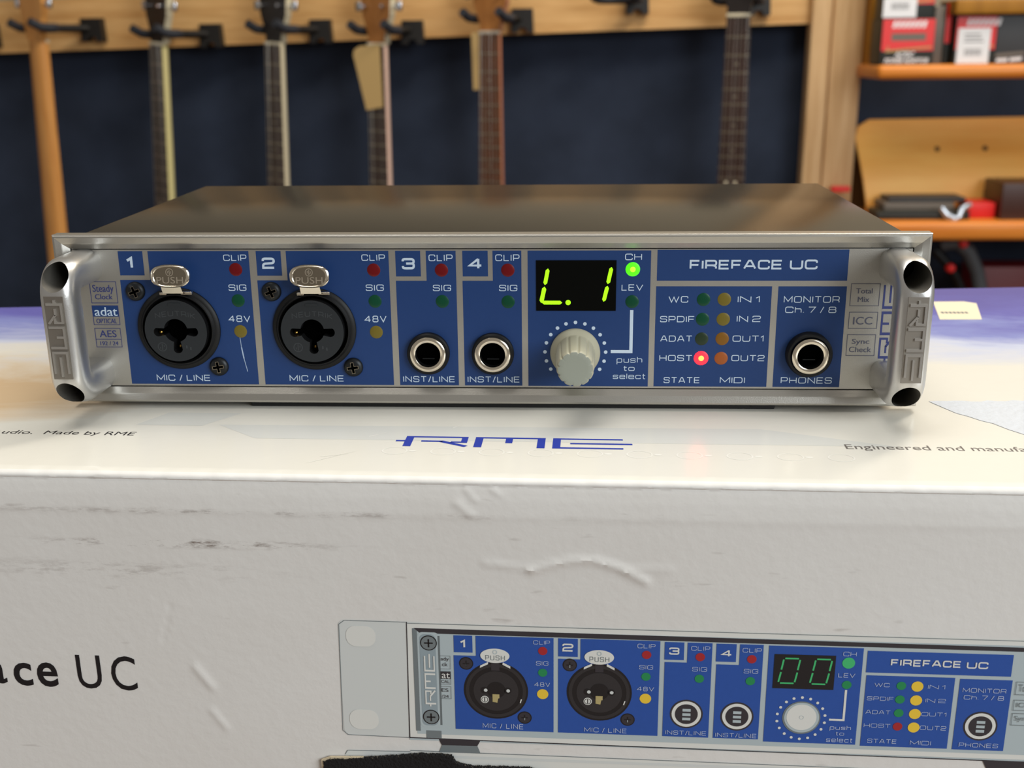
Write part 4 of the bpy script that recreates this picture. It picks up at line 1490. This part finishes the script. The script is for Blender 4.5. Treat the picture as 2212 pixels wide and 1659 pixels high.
#BACKGROUND
# ================================================================== the wall with the guitars
# pine rail, slightly out of level, and the pine post that ends it
mb = MB()
xa, xb = -2600, 498
zr = lambda x: 84 + (x + 1175) * (40 / 1673.0)
for y0, y1, in ((2090, 2114.9),):
    vs = [(xa, y0, zr(xa)), (xb, y0, zr(xb)), (xb, y0, zr(xb) + 103), (xa, y0, zr(xa) + 103), (xa, y1, zr(xa)), (xb, y1, zr(xb)), (xb, y1, zr(xb) + 103), (xa, y1, zr(xa) + 103)]
    mb.add(vs, [(0, 1, 2, 3), (4, 7, 6, 5), (0, 4, 5, 1), (3, 2, 6, 7), (0, 3, 7, 4), (1, 5, 6, 2)])
rail = mb.build('wall_rail', 'pine')
tag(rail, 'long pale pine board on the navy wall carrying the guitar hangers', 'rail')

post = thing('wooden_post', (550, 2095, -1000), 'upright pine post between the guitar wall and the orange shelves', 'post')
mb = MB(); mb.box(498, 536, 2066, 2114, -1000, 1500, 0, 2); mb.build('edge_board', 'pine2', post)
mb = MB(); mb.box(541, 603, 2074, 2114, -1000, 1500, 0, 2); mb.box(535, 542, 2084, 2114, -1000, 1500, 0); mb.build('face_board', 'pine2', post)


def hanger(x, y, z, ang, label, chrome=True):
    """wall hanger whose padded yoke sits round a headstock at (x, y, z); arm swings back to the rail"""
    R = Matrix.Rotation(ang, 4, 'Z')
    o = Vector((x, y, z))
    loc = lambda a, b, c=0: o + R @ Vector((a, b, c))
    depth = (2082 - y) / math.cos(ang)
    bxp = loc(0, depth)
    t = thing('guitar_hanger', (bxp.x, 2090, z), label, 'guitar hanger', 'black guitar hangers along the pine rail')
    m_ = MB()
    bx_, bz_ = bxp.x, z - 4
    m_.prism([(bx_ - 21, bz_ + 24), (bx_ + 21, bz_ + 24), (bx_ + 23, bz_ - 22), (bx_ + 9, bz_ - 22), (bx_ + 7, bz_ - 13), (bx_ - 7, bz_ - 13), (bx_ - 9, bz_ - 22), (bx_ - 23, bz_ - 22)], 2066, 2089.9)
    m_.build('mount_block', 'hangblock', t)
    m_ = MB()
    m_.tube([loc(0, depth - 14), loc(0, 60), loc(0, 34)], 8, 12)
    m_.build('arm', 'hangblock', t)
    m_ = MB()
    pts = [loc(-42, -34, 12), loc(-42, -14, 2), loc(-41, 4)] + [loc(-41 * math.cos(k * PI / 10), 6 + 30 * math.sin(k * PI / 10)) for k in range(1, 10)] + [loc(41, 4), loc(42, -14, 2), loc(42, -34, 12)]
    m_.tube(pts, [8.5] * len(pts), 12)
    m_.build('yoke', 'foam', t)
    return t


def guitar(x, y, zn, ang, lean, label, fb, neck, head, side, L=560, nut='nut', w0=43, w1=58, back=False, strings=True, dots=True, head_edge=None, body='bodywood', name='guitar'):
    """guitar hanging by its headstock: nut centre at (x, y, zn); ang turns the front, lean tilts the neck"""
    R = Matrix.Translation((x, y, zn)) @ Matrix.Rotation(lean, 4, 'Y') @ Matrix.Rotation(ang, 4, 'Z')
    t = thing(name, (x, y, zn - L), label, 'guitar', 'guitars hanging on the wall rail')
    wz = lambda z: w0 + (w1 - w0) * min(1, max(0, -z / L))
    # neck: half-round behind the fretboard, heel widening at the body
    m_ = MB(R)
    n = 14
    zs_ = [4, -10, -60, -200, -360, -L + 70, -L + 25, -L]
    vs = []
    for z in zs_:
        h = wz(z) / 2
        d = 15 + 3 * min(1, -z / 300) + (26 if z < -L + 50 else 0) if z < 0 else 15
        for k in range(n):
            a = PI * k / (n - 1)
            vs.append((h * math.cos(a), d * max(0.0, math.sin(a)) ** .8, z))
    fs = [(i * n + k, i * n + k + 1, (i + 1) * n + k + 1, (i + 1) * n + k) for i in range(len(zs_) - 1) for k in range(n - 1)]
    fs += [(i * n, (i + 1) * n, (i + 1) * n + n - 1, i * n + n - 1) for i in range(len(zs_) - 1)]
    m_.add(vs, fs, 0, True)
    m_.add(vs[:n], [list(range(n))]); m_.add(vs[-n:], [list(range(n))[::-1]])
    m_.build('neck', side, t)
    # fretboard with inlays and frets
    m_ = MB(R)
    a0, a1 = wz(0) / 2, wz(-L) / 2
    m_.add([(-a0, -6, 0), (a0, -6, 0), (a0, 0, 0), (-a0, 0, 0), (-a1, -6, -L), (a1, -6, -L), (a1, 0, -L), (-a1, 0, -L)], [(0, 1, 5, 4), (0, 3, 2, 1), (4, 5, 6, 7), (2, 3, 7, 6)], 0)
    m_.add([(a0, -6, 0), (a0, 0, 0), (a1, 0, -L), (a1, -6, -L)], [(0, 1, 2, 3)], 3)
    m_.add([(-a0, -6, 0), (-a0, 0, 0), (-a1, 0, -L), (-a1, -6, -L)], [(0, 1, 2, 3)], 3)
    fz = [-648 * (1 - 2 ** (-k / 12)) for k in range(0, 21)]
    for k in range(1, 21):
        if -fz[k] < L:
            h = wz(fz[k]) / 2
            m_.box(-h, h, -7.1, -5.9, fz[k] - 1.5, fz[k] + 1.5, 1)
    if dots:
        for k in (3, 5, 7, 9, 15, 17):
            zc = (fz[k] + fz[k - 1]) / 2
            if -zc < L:
                m_.disc(0, zc, 3.4, -6.15, 1, 16)
        m_.disc(-9, (fz[12] + fz[11]) / 2, 3.4, -6.15, 2, 16); m_.disc(9, (fz[12] + fz[11]) / 2, 3.4, -6.15, 2, 16)
    m_.build('fretboard', [fb, 'fret', 'nut', side], t)
    m_ = MB(R); m_.box(-w0 / 2 - .5, w0 / 2 + .5, -8, 0, 0, 6, 0, .6); m_.build('nut', nut, t)
    # headstock
    m_ = MB(R)
    hp = [(-w0 / 2, 4), (-w0 / 2 - 1, 22), (-36, 58), (-42, 170), (-30, 186), (0, 180), (30, 186), (42, 170), (36, 58), (w0 / 2 + 1, 22), (w0 / 2, 4)]
    tilt = lambda m2: [setattr(p, 'y', p.y) for p in m2.v]
    m_.prism(hp, -3, 12, 0, 1)
    m_.build('headstock', [head, head_edge or side], t)
    for sx in (-1, 1):
        for j in range(3):
            m_ = MB(R)
            zc = 74 + 42 * j
            hw = 36 + 6 * (zc - 58) / 112
            m_.tube([(sx * (hw - 2), 5, zc), (sx * (hw + 10), 5, zc)], 3, 10)
            m_.box(sx * (hw + 16) - 7, sx * (hw + 16) + 7, 1, 9, zc - 9, zc + 9, 0, 3)
            m_.tube([(sx * (hw - 13), -14, zc), (sx * (hw - 13), -2, zc)], [3.2, 3.6], 12)
            m_.build('tuning_peg', 'chrome', t)
    if strings:
        for j in range(6):
            m_ = MB(R)
            q0 = (-w0 / 2 + 4) + (w0 - 8) * j / 5
            q1 = (-w1 / 2 + 5) + (w1 - 10) * j / 5
            m_.tube([(q0, -8.6, 5), (q1, -10.5, -L - 140)], .65 - .06 * j, 6)
            m_.build('string', 'string', t)
    # body, mostly below and behind the box
    m_ = MB(R)
    out = []
    for k in range(64):
        a = 2 * PI * k / 64
        zz = math.cos(a)
        r = 165 + 28 * math.cos(2 * a) - (38 if zz > 0 else -12) * abs(zz)
        r = 150 - 30 * zz - 24 * math.exp(-((zz - .25) / .25) ** 2)
        out.append((r * math.sin(a), -L - 225 + 230 * zz))
    m_.prism(out, -4, 70, 0, 0)
    m_.disc(0, -L - 120, 50, -4.6, 1, 40)
    m_.box(-60, 60, -16, -4, -L - 260, -L - 230, 2, 3)
    m_.build('body', [body, 'hole', 'rosewood'], t)
    return t


A = math.radians
guitar(-1041, 1990, 104, A(180 - 32), A(2.2), 'amber guitar hung with the smooth back of its neck outward, beside the frame-cut hanger', 'rosewood', 'maple', 'maple', 'maple', w0=46, w1=60, strings=False, dots=False)
guitar(-795, 1980, 96, A(-38), A(3.6), 'guitar with dark fretboard and yellowish cream neck edge on the wall rail', 'rosewood', 'cream', 'headblack', 'cream', head_edge='cream2')
guitar(-562, 1980, 94, A(-33), A(2.6), 'guitar with dark dotted fretboard, bone nut and grey ivory neck edge on the wall rail', 'rosewood', 'cream2', 'headblack', 'cream2', head_edge='cream2')
guitar(-358, 1980, 90, A(-33), A(1.2), 'guitar with pale pink neck edge and straw paper tag on the wall rail', 'rosewood', 'pink', 'headbrown', 'pink', dots=False, head_edge='cream2', L=570)
guitar(-136, 1980, 110, A(-24), A(.4), 'guitar with reddish brown fretboard and rosy brown neck edge on the wall rail', 'rosewood2', 'rosy', 'headbrown', 'rosy', nut='palegrey', head_edge='rosy')
guitar(341, 1980, 136, A(-11), A(.1), 'guitar with clearly fretted dark neck, right of all others beside the pine post', 'rosewood', 'palegrey', 'headblack', 'palegrey', w0=44, w1=58, head_edge='palegrey')

for x, y, z, a, lb in ((-1040, 1985, 131, -38, 'black hanger holding the amber guitar with its back outward'), (-793, 1985, 117, -38, 'black hanger holding the guitar with the cream neck edge'),
                       (-560, 1985, 123, -36, 'black hanger holding the guitar with the grey ivory neck edge'), (-357, 1985, 119, -30, 'black hanger holding the guitar with the tag'),
                       (-136, 1985, 139, -31, 'black hanger holding the reddish brown guitar'), (110, 1995, 172, -26, 'empty black hanger without a guitar'),
                       (341, 1985, 166, -28, 'black hanger holding the guitar beside the pine post'), (-1265, 1985, 122, -38, 'black hanger at the far end of the rail, cut by the frame')):
    hanger(x, y, z, A(a), lb)

# paper tags
mb = MB()
mb.prism([(-403, 74), (-400, 84), (-390, 90), (-350, 93), (-349, -25), (-382, -31), (-392, 20)], 1956, 1957.2)
tag(mb.build('paper_tag', 'tagpaper'), 'wide straw coloured paper tag hanging on the guitar with the pale pink neck edge', 'tag')
mb = MB()
mb.prism([(-174, 113), (-154, 113), (-155, 5), (-172, 5)], 1984, 1985.2)
tag(mb.build('paper_tag', 'tagpaper'), 'narrow straw coloured tag tucked behind the reddish brown guitar neck', 'tag')

# ================================================================== the orange shelves
unit = thing('shelf_unit', (740, 2000, -1000), 'orange wooden wall shelves with an ochre side panel beyond the pine post', 'shelf')
mb = MB(); mb.box(592, 1500, 1900, 2071, 20, 46, 0, 9); mb.build('shelf_board', 'shelfwood', unit, 'upper orange shelf board')
mb = MB(); mb.box(606, 1500, 1900, 2112, -283, -247, 0, 9); mb.build('shelf_board', 'shelfwood', unit, 'lower orange shelf board')
mb = MB(); mb.box(723, 1500, 1900, 2000, 134, 160, 0, 3); mb.build('shelf_board', 'ochre', unit, 'short top board')
mb = MB(); mb.box(604, 632, 2030, 2112, 22, 800, 0, 2); mb.build('side_panel', 'ochre', unit)
mb = MB(); mb.box(603.5, 650, 2113, 2151.8, -1000, -100, 0); mb.build('dark_back_strip', 'brownpanel', unit)

# curved honey-coloured panel standing on the lower shelf
prof_y = [(-246.5, 2040), (-215, 2043), (-180, 2050), (-150, 2062), (-125, 2076), (-100, 2089), (-80, 2096), (-66, 2101)]
mb = MB()
xs = [600 + 22 * i for i in range(37)]
front_v, back_v = [], []


def left_edge(z):
    if z > -100:
        k = min(1, (z + 100) / 34)
        return 606 + 30 * (1 - math.sqrt(max(0, 1 - k * k)))
    return 606 + 24 * (-100 - z) / 147.0


for z, y in prof_y:
    xl = left_edge(z)
    for i in range(37):
        x = xl + (1480 - xl) * i / 36
        zz = z + (4 if z > -70 else 0) * (i / 36) * 2
        front_v.append((x, y, zz)); back_v.append((x, y + 11, zz))
nn = 37
m_ = len(prof_y)
mb.add(front_v, [(r * nn + i, r * nn + i + 1, (r + 1) * nn + i + 1, (r + 1) * nn + i) for r in range(m_ - 1) for i in range(nn - 1)], 0, True)
mb.add(back_v, [(r * nn + i, r * nn + i + 1, (r + 1) * nn + i + 1, (r + 1) * nn + i) for r in range(m_ - 1) for i in range(nn - 1)], 0, True)
al = front_v + back_v
off = len(front_v)
mb.add(al, [((m_ - 1) * nn + i, (m_ - 1) * nn + i + 1, off + (m_ - 1) * nn + i + 1, off + (m_ - 1) * nn + i) for i in range(nn - 1)] + [(r * nn, (r + 1) * nn, off + (r + 1) * nn, off + r * nn) for r in range(m_ - 1)], 0)
for x, z in ((770, -124), (866, -123)):
    mb.lathe([(5.5, 2080), (5, 2074), (.001, 2073.5)], x, z, 16, 1)
tag(mb.build('curved_panel', ['plate', 'brownpanel']), 'curved honey coloured wooden panel with two dark screws on the lower orange shelf', 'panel')


def carton(x0, x1, y0, y1, z0, z1, label, name, body, extra=None, cat='box', group=None, rot=0.0):
    t = thing(name, ((x0 + x1) / 2, (y0 + y1) / 2, z0), label, cat, group)
    m2 = MB()
    m2.box(x0, x1, y0, y1, z0, z1, 0, 1.2)
    m2.build('carton_body', body, t)
    if extra:
        extra(t)
    t.rotation_euler = (0, 0, rot)
    return t


def pack_print(x0, x1, z0, z1, yf, words):
    def f(t):
        H = z1 - z0
        m2 = MB()
        m2.rect(x0 + 1, x1 - 1, z0 + .30 * H, z1 - 1, yf - .15, 0)
        m2.rect(x0 + 18, x1 - 16, z0 + .52 * H, z0 + .68 * H, yf - .25, 1)
        for k in range(7):  # slanted block lettering, too blurred to read
            u = x0 + 18 + k * 9
            m2.flat([(u, z0 + .80 * H), (u + 6, z0 + .80 * H), (u + 9, z0 + .95 * H), (u + 3, z0 + .95 * H)], yf - .25, 2)
        m2.flat([(x0 + 8, z0 + .26 * H), (x1 - 4, z0 + .36 * H), (x1 - 4, z0 + .40 * H), (x0 + 14, z0 + .32 * H), (x0 + 14, z0 + .44 * H)], yf - .25, 3)
        if words:
            v, f_ = font_text('AC/DC', x0 + 26, x1 - 34, z0 + .16 * H, z0 + .28 * H, .03, .3); m2.tri2d(v, f_, lambda u, w: (u, yf - .25, w), 2)
            v, f_ = font_text('POWER ADAPTOR', x0 + 8, x1 - 8, z0 + .03 * H, z0 + .14 * H, .03, .3); m2.tri2d(v, f_, lambda u, w: (u, yf - .25, w), 2)
        m2.build('pack_print', ['red', 'packgrey', 'cardwhite', 'tagpaper'], t, 'red printed front with white lettering', fix_normals=False)
    return f


def white_label(x0, x1, z0, z1, yf, name='price_label'):
    def f(t):
        m2 = MB()
        m2.box(x0, x1, yf - .5, yf - .1, z0, z1, 0)
        w, h = x1 - x0, z1 - z0
        for k in range(12):
            u = x0 + .24 * w + k * .045 * w
            m2.rect(u, u + (.022 if k % 3 else .032) * w, z0 + .22 * h, z0 + .42 * h, yf - .62, 1)
        for k in range(3):
            m2.rect(x0 + .2 * w, x1 - (.2 + .05 * k) * w, z0 + (.60 + .1 * k) * h, z0 + (.64 + .1 * k) * h, yf - .62, 1)
        m2.build(name, ['cardwhite', 'barcode'], t, 'white label with grey barcode', fix_normals=False)
    return f


carton(597, 694, 1916, 1990, 46.2, 128, 'red and black power adaptor box with white lettering on the upper orange shelf', 'adaptor_box', 'packblack', pack_print(597, 694, 46.2, 128, 1916, True), group='red adaptor boxes')
carton(600, 690, 1920, 1990, 128.3, 212, 'dark red box stacked on the power adaptor box, white label on its front', 'adaptor_box', 'packblack',
       lambda t: (pack_print(600, 690, 128.3, 212, 1920, False)(t), white_label(596.5, 657, 130, 192, 1919)(t)), group='red adaptor boxes')
carton(732, 806, 1916, 1985, 46.2, 131, 'red box with a tall white barcode label on the upper orange shelf', 'adaptor_box', 'packblack',
       lambda t: (pack_print(732, 806, 46.2, 131, 1916, False)(t), white_label(736, 795, 47, 110, 1915)(t)), group='red adaptor boxes')
carton(700, 719, 1945, 1990, 46.2, 150, 'thin grey packet standing between the two red boxes', 'packet', 'packgrey', cat='packet')
carton(719.5, 730, 1940, 1985, 46.2, 156, 'narrow red and dark packet squeezed beside the barcode box', 'packet', 'packblack',
       lambda t: MB.build((lambda m2: (m2.rect(720, 729.5, 84, 155, 1939.8, 0), m2)[1])(MB()), 'pack_print', 'red', t, 'red upper half'), cat='packet')


def charcoal_print(t):
    m2 = MB()
    m2.flat([(809, 57), (862, 62), (862, 68), (809, 64)], 1919.7, 0)
    m2.flat([(811, 49), (832, 50), (833, 56), (812, 55)], 1919.7, 1); m2.flat([(836, 50), (858, 52), (858, 58), (836, 56)], 1919.7, 1)
    m2.build('pack_print', ['packgrey', 'cardwhite'], t, fix_normals=False)


carton(807.5, 1000, 1920, 1990, 46.2, 134, 'charcoal box with small white marks along its lower edge, beside the barcode box', 'storage_box', 'packdark', charcoal_print)

# lower shelf clutter
carton(622, 800, 1935, 2010, -246.8, -232, 'flat black pack at the bottom of the lower shelf pile', 'flat_pack', 'packblack', cat='pack', rot=0.0)
carton(640, 775, 1955, 2032, -231.7, -217, 'grey brown flat pack lying on the black pack', 'flat_pack', 'packgrey', cat='pack')
carton(650, 800, 1965, 2030, -216.7, -208, 'thin dark pack on top of the lower shelf pile', 'flat_pack', 'packdark', cat='pack')
mb = MB()
mb.tube([(742, 1930, -222), (752, 1926, -236), (768, 1922, -244), (776, 1922, -240), (780, 1926, -224), (797, 1932, -216)], [5, 7, 6, 5, 6, 5], 10)
for p in mb.v:
    p.y = 1934 - (1934 - p.y) * .6 - 6
tag(mb.build('wrap_band', 'plasticwrap'), 'crumpled silvery wrapping band in front of the flat packs', 'wrapping')
carton(803, 853, 1950, 2020, -246.8, -217, 'small bright red box between the flat packs and the dark brown box', 'storage_box', 'red')
carton(856, 960, 1930, 2030, -246.8, -177, 'dark brown box on the lower orange shelf', 'storage_box', 'darkwood')
carton(556, 592, 2040, 2060, -206, -195, 'small red pack on a ledge of the pine post, just above the interface', 'red_pack', 'red', cat='pack')
# things below the lower shelf
st = thing('stand_arm', (800, 1990, -420), 'dark grey bent stand arm with two small red caps under the lower shelf', 'stand')
mb = MB(); mb.tube([(768, 1990, -305), (800, 1985, -300), (822, 1985, -318), (845, 1985, -360), (862, 1985, -420), (864, 1985, -700), (864, 1985, -1000)], [14, 15, 15, 14, 14, 14, 14], 16); mb.build('arm_tube', 'strap', st)
for x, z in ((806, -300), (786, -350)):
    mb = MB(); mb.lathe([(9, 1975), (9, 1966), (6, 1962), (.001, 1961)], x, z, 20, 0); mb.build('end_cap', 'red', st, 'small red cap')
mb = MB(); mb.tube([(760, 1994, -318), (780, 1988, -340), (806, 1990, -372), (830, 1992, -420)], 10, 12); mb.build('brace', 'black', st)
carton(850, 1100, 2012, 2090, -1000, -356, 'crimson case standing on the floor below the orange shelves', 'instrument_case', 'crimson', cat='case')
